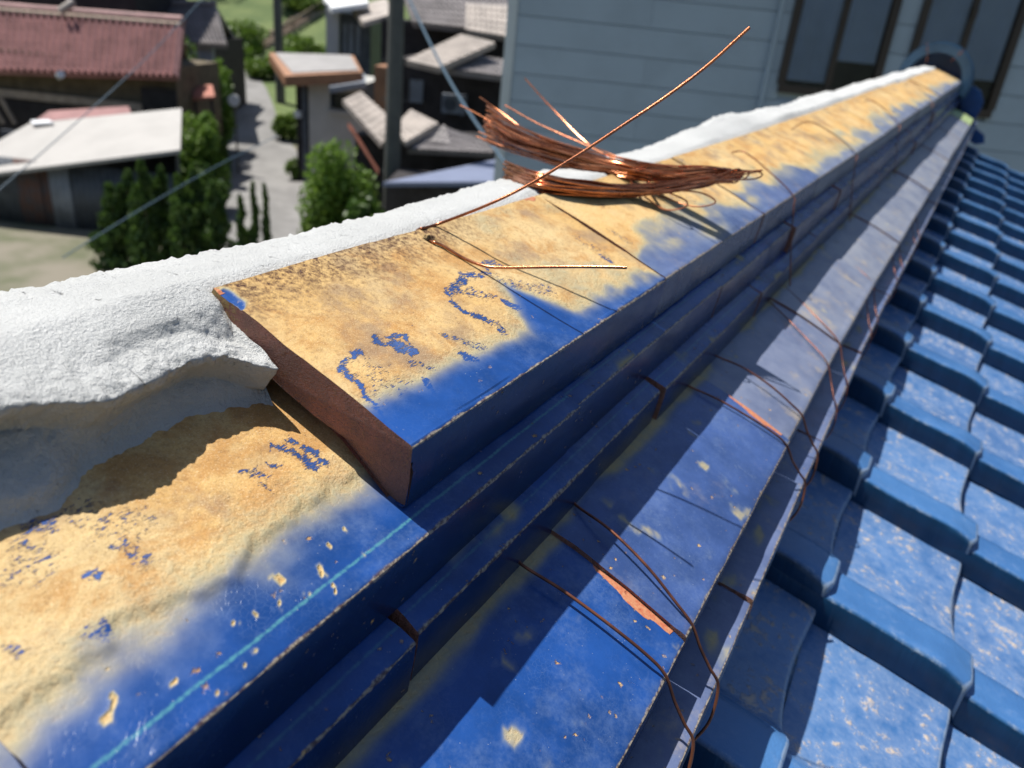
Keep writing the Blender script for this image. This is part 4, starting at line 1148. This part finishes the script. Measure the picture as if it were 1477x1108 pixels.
# ---- maroon roofed house
def zat(px, py, r): return H(px, py, r)[2]
t = thing('maroon_roofed_house', 'old timber house with long maroon tiled roof behind the white shed', 'house', loc=W(-18, 29, 0))
eL, eR = H(-160, 98, 27.0), H(257, 112, 27.0); kL, kR = H(-160, 2, 29.6), H(265, 36, 29.6)
ribbed('roof', kL, eL, eR, kR, 43, 9, 0.17, 0.03, 0.14, M['maroon'], t)
bk = kL + er * 2.6 - np.array([0, 0, 1.5]); bk2 = kR + er * 2.6 - eq * 1.1 - np.array([0, 0, 1.5])
ribbed('roof', kL, bk, bk2, kR, 52, 9, 0.05, 0.03, 0.14, M['maroon'], t)
put('ridge_cap', tube('ridge_cap', [kL + np.array([0, 0, .13]), (kL + kR) / 2 + np.array([0, 0, .10]), kR + np.array([0, 0, .13])], 0.17, 10), t, M['maroon'])
put('ridge_cap', tube('ridge_cap', [kL + np.array([0, 0, .0]) - er * .2, kR - er * .2 + np.array([0, 0, .0])], 0.09, 8), t, M['pale_wood'])
q0, q1 = np.dot(eL, eq), np.dot(eR, eq)
boxq('wall', q0, q1 - 0.4, 27.7, 31.5, 0, eR[2] + 0.25, M['brown_wood'], t)
boxq('wall_beam', q0, q1 - 1.6, 27.5, 27.68, zat(100, 150, 27.5), zat(100, 139, 27.5), M['pale_wood'], t)
boxq('dark_lattice', q0, q1 - 0.6, 27.6, 27.68, 0, zat(100, 152, 27.6), M['dark_wood'], t)
boxq('dark_lattice', np.dot(H(205, 150, 27.5), eq), q1 - 0.35, 27.52, 27.59, 0, zat(200, 125, 27.5), M['dark_wood'], t)
for px in (-20, 5, 22):
    put('brace', tube('brace', [H(px - 22, 140, 27.2), H(px, 178, 27.2)], 0.07, 6), t, M['pale_wood'])
slab('canopy_roof', [H(48, 176, 24.4), H(190, 165, 24.4), H(185, 153, 26.0), H(70, 160, 26.0)], 0.08, M['maroon'], t)
put('gable_vent', tube('gable_vent', [H(88, 16, 29.0), H(98, 9, 29.0), H(105, 4, 29.2)], 0.14, 8), t, M['warm_tile'])
put('gutter_end', tube('gutter_end', [H(86, 110, 26.9), H(88, 107, 26.7)], 0.12, 8), t, M['trim'])
# ---- dark house behind it
t = thing('dark_timber_house', 'dark timber wall rising behind the maroon roof ridge', 'house', loc=W(-16, 36, 0))
boxq('wall', qz(-60, 5, 35)[0], qz(196, 5, 35)[0], 35, 40, 0, 9.0, M['dark_wood'], t)
slab('roof', [W(qz(-90, 5, 34.4)[0], 34.4, 8.9), W(qz(200, 5, 34.4)[0], 34.4, 8.9), W(qz(200, 5, 34.4)[0], 40, 11), W(qz(-90, 5, 34.4)[0], 40, 11)], 0.2, M['grey_tile'], t)
# ---- grey roofed house
t = thing('grey_roofed_house', 'small house with grey ribbed roof right of the maroon roof', 'house', loc=W(-11, 37, 0))
a, b, c, d = H(212, 8, 38.5), H(258, 62, 35.5), H(328, 66, 35.5), H(312, 10, 38.5)
ribbed('roof', a, b, c, d, 13, 7, 0.10, 0.03, 0.14, M['grey_tile'], t)
ribbed('roof', a, a + er * 3 - np.array([0, 0, 1.8]), d + er * 3 - np.array([0, 0, 1.8]), d, 13, 7, 0.05, 0.03, 0.14, M['grey_tile'], t)
put('ridge_cap', tube('ridge_cap', [a + np.array([0, 0, .1]), d + np.array([0, 0, .1])], 0.15, 8), t, M['grey_tile'])
boxq('wall', np.dot(b, eq) + .2, np.dot(c, eq) - 1.3, 36.2, 41, 0, c[2] + 0.1, M['dark_wood'], t)
boxq('white_panel', qz(270, 80, 36)[0], qz(308, 80, 36)[0], 35.9, 36.15, zat(290, 92, 36), zat(290, 66, 36), M['pale_metal'], t)
# ---- white roofed shed
t = thing('white_roofed_shed', 'corrugated iron shed with flat white sheet roof', 'shed', loc=W(-11, 21, 0))
c = [H(262, 156, 24.2), H(260, 216, 21.0), H(-60, 256, 21.0), H(-60, 236, 22.0), H(42, 178, 24.0)]
slab('roof', c, 0.10, M['white_sheet'], t)
slab('roof_lap', [H(48, 181, 23.6) + np.array([0, 0, .05]), H(78, 179, 23.6) + np.array([0, 0, .05]), H(70, 175, 24.1) + np.array([0, 0, .05]), H(44, 176, 24.1) + np.array([0, 0, .05])], 0.04, M['white_paint'], t)
ztop = zat(130, 240, 21.2) - 0.05
q0, q1 = qz(-60, 300, 21.4)[0], qz(258, 300, 21.4)[0]
def corrugated(name, qa, qb, r, z0, z1, mat, parent, pitch=0.16):
    n = max(2, int((qb - qa) / pitch)); v = []; f = []
    N = n * 4
    for i in range(N + 1):
        qq = qa + (qb - qa) * i / N; off = 0.02 * math.sin(i * math.pi / 2)
        v += [W(qq, r + off, z0), W(qq, r + off, z1), W(qq, r + 0.06, z1), W(qq, r + 0.06, z0)]
    for i in range(N):
        for kq in range(4):
            f.append((i * 4 + kq, i * 4 + (kq + 1) % 4, i * 4 + 4 + (kq + 1) % 4, i * 4 + 4 + kq))
    return put(name, fix_normals(mesh(name, v, f, smooth=True)), parent, mat)
qa = q0; i = 0
edges = [q0, qz(-5, 300, 21.4)[0], qz(30, 300, 21.4)[0], qz(64, 300, 21.4)[0], qz(76, 300, 21.4)[0], qz(106, 300, 21.4)[0], qz(150, 300, 21.4)[0], qz(205, 300, 21.4)[0], q1]
mats = ['rust', 'dark_metal', 'rust', 'rust', 'pale_metal', 'dark_metal', 'dark_metal', 'dark_metal']
for qa, qb, mm_ in zip(edges[:-1], edges[1:], mats):
    corrugated('wall_sheet', qa + 0.01, qb - 0.01, 21.4 + 0.03 * (i % 2), 0.02, ztop, M[mm_], t); i += 1
slab('side_wall', [np.r_[H(256, 220, 21.5)[:2], c[1][2] - .12], np.r_[H(252, 220, 21.5)[:2], c[1][2] - .12], np.r_[H(250, 175, 23.9)[:2], c[0][2] - .14], np.r_[H(254, 175, 23.9)[:2], c[0][2] - .14]], 2.6, M['dark_metal'], t)
boxq('back_wall', q0, qz(250, 175, 23.9)[0], 23.8, 23.9, 0, ztop + .3, M['dark_metal'], t)
# ---- flat roofed white building by the lane
t = thing('flat_roofed_building', 'pale rendered building with flat roof and brown fascia by the lane', 'building', loc=W(-7, 31, 0))
rF = 30.0
qa, qb = qz(413, 160, rF)[0], qz(520, 160, rF)[0]
g0 = terrain(qa, rF)
zr = zat(450, 116, rF)
boxq('wall', qz(442, 160, rF)[0], qb, rF + 0.3, rF + 4.5, g0 - 0.3, zr, M['offwhite'], t)
boxq('porch_wall', qa + 0.1, qz(441, 160, rF)[0], rF + 0.9, rF + 4.4, g0 - 0.3, zr, M['dark_wood'], t)
boxq('porch_post', qz(436, 160, rF)[0] - .12, qz(436, 160, rF)[0] + .05, rF + 0.35, rF + 0.5, g0 - 0.3, zr, M['dark_metal'], t)
A_ = [H(388, 76, rF + 3.0), H(411, 110, rF - 0.3), H(523, 104, rF - 0.3), H(510, 80, rF + 3.0)]
slab('fascia', A_, 0.36, M['fascia'], t)
slab('roof_sheet', [p + np.array([0, 0, 0.05]) for p in (A_[0] * .93 + A_[2] * .07, A_[1] * .9 + A_[3] * .1, A_[2] * .96 + A_[0] * .04, A_[3] * .95 + A_[1] * .05)], 0.04, M['roof_sheet'], t)
wn = part('window', t, W(qz(490, 145, rF)[0], rF, zat(490, 145, rF)))
boxq('pane', qz(474, 145, rF)[0], qz(505, 145, rF)[0], rF + 0.24, rF + 0.29, zat(490, 158, rF), zat(490, 136, rF), M['glass'], wn)
boxq('sill', qz(470, 145, rF)[0], qz(508, 145, rF)[0], rF + 0.15, rF + 0.29, zat(490, 166, rF), zat(490, 162, rF), M['offwhite'], wn)
slab('awning', [H(474, 118, rF + 0.2), H(475, 126, rF - 0.5), H(528, 118, rF - 0.5), H(526, 106, rF + 0.2)], 0.2, M['pale_metal'], t)
for px, py, nm in ((421, 168, 'meter_box'),):
    boxq(nm, qz(px - 5, py, rF)[0], qz(px + 5, py, rF)[0], rF + 0.7, rF + 0.88, zat(px, py + 5, rF), zat(px, py - 5, rF), M['white_paint'], t)
# ---- white two storey building behind
t = thing('white_two_storey_building', 'white walled two storey building with grey tiled eaves behind the flat roof', 'building', loc=W(-7, 38, 0))
r2 = 38.0
g0 = terrain(-6, r2)
boxq('wall', qz(470, 50, r2)[0], qz(488, 50, r2)[0], r2, r2 + 5, g0 - .5, zat(480, 6, r2), M['whitewash'], t)
boxq('dark_wall', qz(488, 50, r2)[0], qz(532, 50, r2)[0], r2 + 0.4, r2 + 5, g0 - .5, zat(500, 20, r2), M['dark_metal'], t)  # dark sheet wall set back beside the white one
for px in (492, 501, 511):
    wn = boxq('window', qz(px, 50, r2)[0], qz(px + 6, 50, r2)[0], r2 + 0.33, r2 + 0.39, zat(500, 78, r2), zat(500, 34, r2), M['pale_metal'], t)
slab('roof', [H(466, -4, r2 + 2), H(478, 12, r2 - 1), H(532, 4, r2 - 1), H(520, -12, r2 + 2)], 0.2, M['white_paint'], t)
slab('lower_roof', [H(506, 10, r2 + 1), H(524, 32, r2 - 2), H(572, 18, r2 - 2), H(556, -2, r2 + 1)], 0.2, M['warm_tile'], t)
# ---- cluster of dark houses
t = thing('dark_house', 'large dark house with grey tiled upper roof beside the blue grey wall', 'house', loc=W(-2.5, 30, 0))
r3 = 31.0
ribbed('upper_roof', H(572, -30, r3 + 3.2), H(596, 34, r3), H(742, 50, r3), H(742, -30, r3 + 3.2), 20, 9, 0.09, 0.05, 0.15, M['grey_tile'], t)
boxq('wall', qz(540, 80, r3)[0], qz(760, 80, r3)[0], r3 + 1.2, r3 + 6, 0, zat(640, 36, r3), M['dark_wood'], t)
ribbed('side_roof', H(672, 6, r3 + 0.4), H(672, 44, r3 - 1.4), H(742, 56, r3 - 1.4), H(742, 10, r3 + 0.4), 9, 5, 0.05, 0.03, 0.15, M['warm_tile'], t)
t = thing('low_tiled_house', 'lower dark house with pale sunlit lean to roof', 'house', loc=W(-2.5, 26, 0))
r4 = 26.5
ribbed('roof', H(664, 50, r4 + 1.3), H(584, 88, r4 - 0.4), H(632, 99, r4 - 1.6), H(714, 62, r4 + 0.2), 7, 8, 0.04, 0.03, 0.15, M['warm_tile'], t)
ribbed('roof', H(668, 78, r4 + 0.6), H(640, 100, r4 - 1.0), H(734, 112, r4 - 1.0), H(734, 88, r4 + 0.6), 12, 4, 0.05, 0.03, 0.15, M['grey_tile'], t)
boxq('wall', qz(566, 150, r4)[0], qz(745, 150, r4)[0], r4 + 1.0, r4 + 4, 0, zat(640, 90, r4 + 1), M['dark_wood'], t)
wn = part('window', t, W(0, r4, 3))
boxq('pane', qz(584, 130, r4)[0], qz(604, 130, r4)[0], r4 + 0.93, r4 + 0.98, zat(594, 152, r4), zat(594, 118, r4), M['pale_metal'], wn)
boxq('frame', qz(582, 130, r4)[0], qz(584, 130, r4)[0], r4 + 0.9, r4 + 0.99, zat(594, 154, r4), zat(594, 116, r4), M['frame'], wn)
boxq('red_brown_board', qz(526, 120, r4)[0], qz(560, 120, r4)[0], r4 + 1.5, r4 + 3, 0, zat(540, 100, r4), M['fascia'], t)
t = thing('outbuilding', 'small outbuilding with pale brown roof in front of the utility pole', 'outbuilding', loc=W(-4, 23.5, 0))
r5 = 23.0
ribbed('roof', H(520, 132, r5 + 1.8), H(494, 145, r5 + 0.8), H(550, 208, r5 - 1.3), H(580, 186, r5 - 0.3), 8, 6, 0.035, 0.02, 0.12, M['warm_tile'], t)
slab('gable_board', [H(502, 176, r5 + 0.2), H(509, 184, r5 - .3), H(546, 244, r5 - 1.9), H(540, 234, r5 - 1.5)], 0.15, M['red_tile'], t)
boxq('wall', qz(508, 200, r5)[0], qz(585, 200, r5)[0], r5 + 0.4, r5 + 3.0, 0, zat(545, 200, r5), M['dark_wood'], t)
t = thing('annexe', 'small annexe with pale brown hipped roof right of the utility pole', 'outbuilding', loc=W(-3, 22, 0))
r6 = 22.0
ribbed('roof', H(592, 158, r6 + 1.6), H(566, 186, r6 + 0.4), H(584, 206, r6 - 1.2), H(632, 178, r6 + 0.2), 6, 6, 0.035, 0.02, 0.12, M['warm_tile'], t)
ribbed('roof', H(636, 182, r6 + 0.4), H(588, 216, r6 - 0.9), H(714, 222, r6 - 0.9), H(714, 210, r6 + 0.1), 14, 4, 0.05, 0.03, 0.12, M['grey_tile'], t)
ribbed('gable_roof', H(640, 180, r6 + 0.4), H(620, 205, r6 - 0.5), H(650, 208, r6 - 0.5), H(642, 184, r6 + 0.4), 3, 3, 0.04, 0.03, 0.12, M['grey_tile'], t)
boxq('wall', qz(570, 220, r6)[0], qz(730, 220, r6)[0], r6 + 0.3, r6 + 3.0, 0, zat(640, 208, r6), M['dark_wood'], t)
t = thing('blue_roofed_lean_to', 'low lean to with flat slate blue metal roof below the dark houses', 'lean to', loc=W(-2.5, 18.5, 0))
slab('roof', [H(552, 263, 18.0), H(735, 262, 18.0), H(735, 226, 20.0), H(700, 235, 19.6)], 0.1, M['steelblue'], t)
boxq('wall', qz(556, 275, 18.5)[0], qz(735, 275, 18.5)[0], 18.5, 20.4, 0, zat(640, 268, 18.4) - 0.08, M['dark_wood'], t)

# ---- utility poles and overhead cables
def pole(px, pyb, r, rad, label, arms):
    q, _ = qz(px, pyb, r); g0 = float(terrain(q, r)); t = thing('utility_pole', label, 'pole', 'utility poles', loc=W(q, r, g0))
    zt_ = 11.0
    put('shaft', tube('shaft', [W(q, r, g0 - 0.2), W(q, r, (g0 + zt_) / 2), W(q, r, zt_)], np.array([rad * 1.1, rad, rad * 0.85]), 14), t, M['pole'])
    for z_ in arms:
        boxq('crossarm', q - 0.8, q + 0.8, r - 0.06, r + 0.06, z_, z_ + 0.1, M['pole'], t)
    for z_ in np.arange(g0 + 1.8, zt_ - 1, 0.9):
        boxq('step_bolt', q - rad - 0.12, q + rad + 0.12, r - 0.012, r + 0.012, z_, z_ + 0.024, M['pole'], t)
    return t
pole(566, 230, 20.5, 0.20, 'thick dark utility pole in front of the dark houses', [9.6])
t = pole(402, 60, 42.0, 0.22, 'far utility pole standing on the hillside by the flat roofed building', [10.2])
q, z_ = qz(572, 60, 20.4)
def cable(p, label, r=0.011):
    a, b = np.asarray(p[0]), np.asarray(p[-1])
    me = tube('overhead_cable', catmull(p, 12), r, 8); me.materials.append(M['cable'])
    o = bpy.data.objects.new('overhead_cable', me); COL.objects.link(o); tag(o, label, 'cable', 'overhead cables')
cable([H(586, -10, 8.0), H(630, 82, 6.2), H(675, 160, 5.2), H(735, 245, 4.4)], 'blue grey overhead cable dropping from the pole to the coil', 0.010)
cable([H(-20, 290, 4.2), H(120, 168, 5.0), H(215, 80, 5.8), H(300, -10, 7)], 'overhead cable slanting across the maroon and white roofs', 0.0035)
cable([H(90, 372, 3.8), H(200, 304, 4.4), H(312, 240, 5.2), H(400, 196, 6.2)], 'overhead cable slanting low in front of the dark hedge', 0.0035)

# ------------------------------------------------------------------ plants
L1 = leaf_material('fresh_green_leaf', (0.09, 0.18, 0.022), (0.20, 0.32, 0.045))
L2 = leaf_material('dark_conifer_leaf', (0.035, 0.08, 0.018), (0.09, 0.16, 0.03))
L3 = leaf_material('yellow_green_leaf', (0.09, 0.17, 0.02), (0.16, 0.24, 0.04))
L4 = leaf_material('mid_green_leaf', (0.04, 0.095, 0.016), (0.10, 0.18, 0.03))
M['bark'] = simple('bark', (0.09, 0.065, 0.045), 0.9, 0.4, 8)
def leaves(n, centers, radii, size, seed, up=0.0):
    r = np.random.RandomState(seed)
    idx = r.randint(len(centers), size=n)
    d = r.normal(size=(n, 3)); d /= np.linalg.norm(d, axis=1)[:, None]
    rad = (0.35 + 0.65 * r.rand(n) ** 0.4)[:, None]
    c = np.asarray(centers)[idx] + d * rad * np.asarray(radii)[idx]
    a = r.normal(size=(n, 3)); a[:, 2] = a[:, 2] * (1 - up) + up * 3; a /= np.linalg.norm(a, axis=1)[:, None]
    b = np.cross(a, r.normal(size=(n, 3))); b /= np.linalg.norm(b, axis=1)[:, None] + 1e-9
    s = size * (0.6 + 0.8 * r.rand(n))[:, None]
    V = np.stack([c - a * s, c + b * s * 0.5, c + a * s, c - b * s * 0.5], axis=1).reshape(-1, 3)
    f = [(4 * i, 4 * i + 1, 4 * i + 2, 4 * i + 3) for i in range(n)]
    return mesh('leaves', V, f)
def shrub(px, py, r, rx, h, mat, label, n=2600, size=0.10, seed=0, name='shrub', cat='shrub', group='shrubs by the lane', nb=9, base=None):
    p = H(px, py, r); q = float(np.dot(p, eq)); z0 = float(terrain(q, r)) if base is None else base
    t = thing(name, label, cat, group, loc=W(q, r, z0))
    rs = np.random.RandomState(seed + 77)
    cs = []; rd = []
    for k in range(nb):
        aa = rs.rand() * 6.28; d = math.sqrt(rs.rand()) * 0.62; zz = 0.25 + 0.55 * rs.rand()
        cs.append(W(q + rx * d * math.cos(aa), r + rx * 0.8 * d * math.sin(aa), z0 + h * zz)); k_ = 0.30 + 0.25 * rs.rand()
        rd.append([rx * k_ * 1.1, rx * k_ * 1.1, h * k_ * 0.62])
    put('crown', leaves(n, cs, rd, size, seed), t, mat)
    put('trunk', tube('trunk', [W(q, r, z0 - .1), W(q + .05, r, z0 + h * .35), W(q - .04, r, z0 + h * .6)], np.array([0.09, 0.06, 0.03]), 8), t, M['bark'])
    for c in cs[:5]:
        put('limb', tube('limb', [W(q, r, z0 + h * .25), (W(q, r, z0 + h * .4) + c) / 2, c], np.array([0.04, 0.03, 0.015]), 6), t, M['bark'])
    return t
def conifer(px, pyb, pyt, r, rx, label, seed, n=1300, group='columnar conifers of the hedge', mat=None):
    q = qz(px, pyb, r)[0]; z0 = 0.0; h = zat(px, pyt, r) - z0
    t = thing('conifer', label, 'conifer', group, loc=W(q, r, z0))
    rs = np.random.RandomState(seed); cs = []; rd = []
    for k in range(14):
        u = k / 13
        w_ = rx * (0.95 - 0.75 * u ** 1.4)
        aa = rs.rand() * 6.28; e_ = 0.2 + 0.5 * rs.rand(); kk = 0.5 + 0.45 * rs.rand()
        cs.append(W(q + e_ * w_ * math.cos(aa), r + e_ * w_ * math.sin(aa), z0 + h * (0.06 + 0.86 * u))); rd.append([w_ * kk, w_ * kk, h * (0.05 + 0.08 * rs.rand())])
    put('crown', leaves(n * 2, cs, rd, 0.075, seed, up=0.7), t, mat or L2)
    put('trunk', tube('trunk', [W(q, r, z0), W(q, r, z0 + h * .8)], np.array([0.07, 0.02]), 7), t, M['bark'])
places = ['leftmost', 'second', 'third', 'fourth', 'fifth', 'sixth', 'rightmost']
hp = [(168, 350, 268), (192, 350, 246), (216, 352, 232), (242, 352, 240), (266, 352, 248), (290, 352, 246), (314, 350, 262)]
for i, (px, pb, pt) in enumerate(hp):
    conifer(px, pb, pt, 18.6 + 0.35 * (i % 2), 0.60, places[i] + ' conifer of the dark hedge in front of the shed', 30 + i)
for i, (px, pb, pt) in enumerate([(350, 348, 280), (368, 345, 262), (386, 342, 268)]):
    conifer(px, pb, pt, 18.2, 0.20, ['left', 'middle', 'right'][i] + ' one of three slim conifers beside the lane', 50 + i, 700, 'slim conifers by the lane')
shrub(296, 180, 25.2, 0.95, 3.1, L1, 'round bright green tree between white shed and lane', 6000, 0.075, 3, 'round_tree', 'tree')
shrub(292, 225, 24.2, 0.75, 1.6, L2, 'dark green bush below the round bright tree', 2400, 0.09, 4)
shrub(290, 120, 32, 1.5, 4.4, L4, 'leafy tree beside the grey ribbed roof', 3600, 0.13, 5, 'leafy_tree', 'tree')
shrub(313, 110, 33.5, 0.9, 4.0, L1, 'bright leafy tree at the bend of the lane', 3000, 0.13, 6, 'leafy_tree', 'tree')
shrub(308, 150, 30, 0.6, 1.6, L4, 'small bush beside the lane kerb below the red tiled porch', 1600, 0.09, 7)
shrub(490, 260, 20.0, 1.15, 3.5, L1, 'large green bush below the pale outbuilding roof', 7500, 0.075, 8, nb=17)
shrub(452, 275, 19.6, 0.6, 1.9, L3, 'yellow green low bush at the edge of the lane', 1800, 0.09, 9)
shrub(530, 290, 19.2, 0.75, 2.3, L4, 'dark bush at the foot of the thick pole', 2000, 0.10, 10)
shrub(420, 170, 31, 0.35, 0.9, L3, 'small weedy clump by the porch of the flat roofed building', 700, 0.08, 11)
shrub(408, 125, 36, 0.8, 1.2, L3, 'yellow green clump behind the flat roofed building', 1400, 0.11, 12)
shrub(230, 235, 24.8, 0.7, 1.6, L4, 'low green bush against the end of the white roofed shed', 1500, 0.09, 14)
hb = [(345, 30, 52, 2.2, 2.0, 'pale green bush on the hillside left of the stepped track'), (376, 50, 47, 1.2, 1.2, 'small bush between the stepped track and the far pole'),
      (338, 60, 50, 1.5, 1.6, 'bush at the foot of the hillside just above the end of the lane'), (440, 25, 60, 2.0, 1.5, 'bush on the hillside right of the far pole, above the track'),
      (452, 55, 52, 2.0, 1.7, 'bush between the far pole and the white two storey building'), (425, 62, 48, 1.6, 1.4, 'squat bush directly behind the roof of the flat roofed building'),
      (300, 10, 62, 3.0, 3.2, 'large bush at the top of the picture beside the grey ribbed roof'), (460, 8, 66, 2.4, 1.6, 'bush at the top edge beside the white two storey building'),
      (390, 0, 76, 3.0, 2.0, 'bush at the top edge behind the far pole'), (470, 75, 46, 1.6, 1.8, 'small bush at the corner of the white two storey building')]
for i, (px, py, r, rx, h, lab) in enumerate(hb):
    shrub(px, py, r, rx, h, (L3, L3, L1)[i % 3], lab, 2600, 0.15, 60 + i, 'hillside_bush', 'bush', 'bushes on the hillside')
# stepped path with a timber rail up the hillside
t = thing('hillside_steps', 'brown stepped track climbing the hillside to the right', 'steps', loc=ground_hit(360, 78))
for i, u in enumerate(np.linspace(0, 1, 16)):
    p = ground_hit(352 + 112 * u, 82 - 70 * u)
    q, r = np.dot(p, eq), np.dot(p, er)
    boxq('step', q - 0.7, q + 0.7, r - 0.25, r + 0.35, p[2] - 0.3, p[2] + 0.22, M['pale_wood'], t)
pts = [ground_hit(356 + 112 * u, 90 - 72 * u) + np.array([0, 0, 0.75]) for u in np.linspace(0, 1, 6)]
put('rail', tube('rail', pts, 0.09, 6), t, M['brown_wood'])
for p in pts:
    put('rail_post', tube('rail_post', [p - np.array([0, 0, 0.9]), p], 0.06, 6), t, M['brown_wood'])
# red tiled porch roof and a parked white mirror post by the lane
t = thing('red_tiled_porch', 'small red tiled porch roof beside the lane', 'porch', loc=W(-10.6, 29, 0))
slab('roof', [H(278, 124, 29.5), H(278, 141, 28.6), H(310, 139, 28.6), H(306, 122, 29.5)], 0.1, M['red_tile'], t)
for px in (281, 305):
    q = qz(px, 140, 28.8)[0]
    put('post', tube('post', [W(q, 28.8, 0), W(q, 28.8, zat(px, 142, 28.8))], 0.06, 6), t, M['dark_wood'])
t = thing('lane_mirror', 'round white traffic mirror on a post at the left of the lane', 'mirror', loc=W(qz(337, 150, 31)[0], 31, 0))
c = H(337, 145, 31.0)
put('mirror_face', tube('mirror_face', [c, c + er * 0.05], 0.22, 18), t, M['white_paint'])
put('post', tube('post', [np.array([c[0], c[1], float(terrain(np.dot(c, eq), 31))]) + er * .08, c + er * .08], 0.04, 8), t, M['pole'])

# air conditioner, gutters and aerial that break up the plain house walls
t = thing('air_conditioner', 'white air conditioner unit against the dark wall right of the thick pole', 'air conditioner', loc=H(655, 150, 26.9))
q, z_ = qz(655, 150, 27.2)
boxq('casing', q - 0.4, q + 0.4, 27.05, 27.35, z_ - 0.3, z_ + 0.3, M['pale_metal'], t)
put('fan_grille', tube('fan_grille', [W(q - 0.12, 27.04, z_), W(q - 0.12, 27.0, z_)], 0.22, 16), t, M['dark_metal'])
for k_ in (-0.3, 0.3):
    boxq('bracket', q + k_ - 0.03, q + k_ + 0.03, 27.05, 27.48, z_ - 0.36, z_ - 0.3, M['dark_metal'], t)
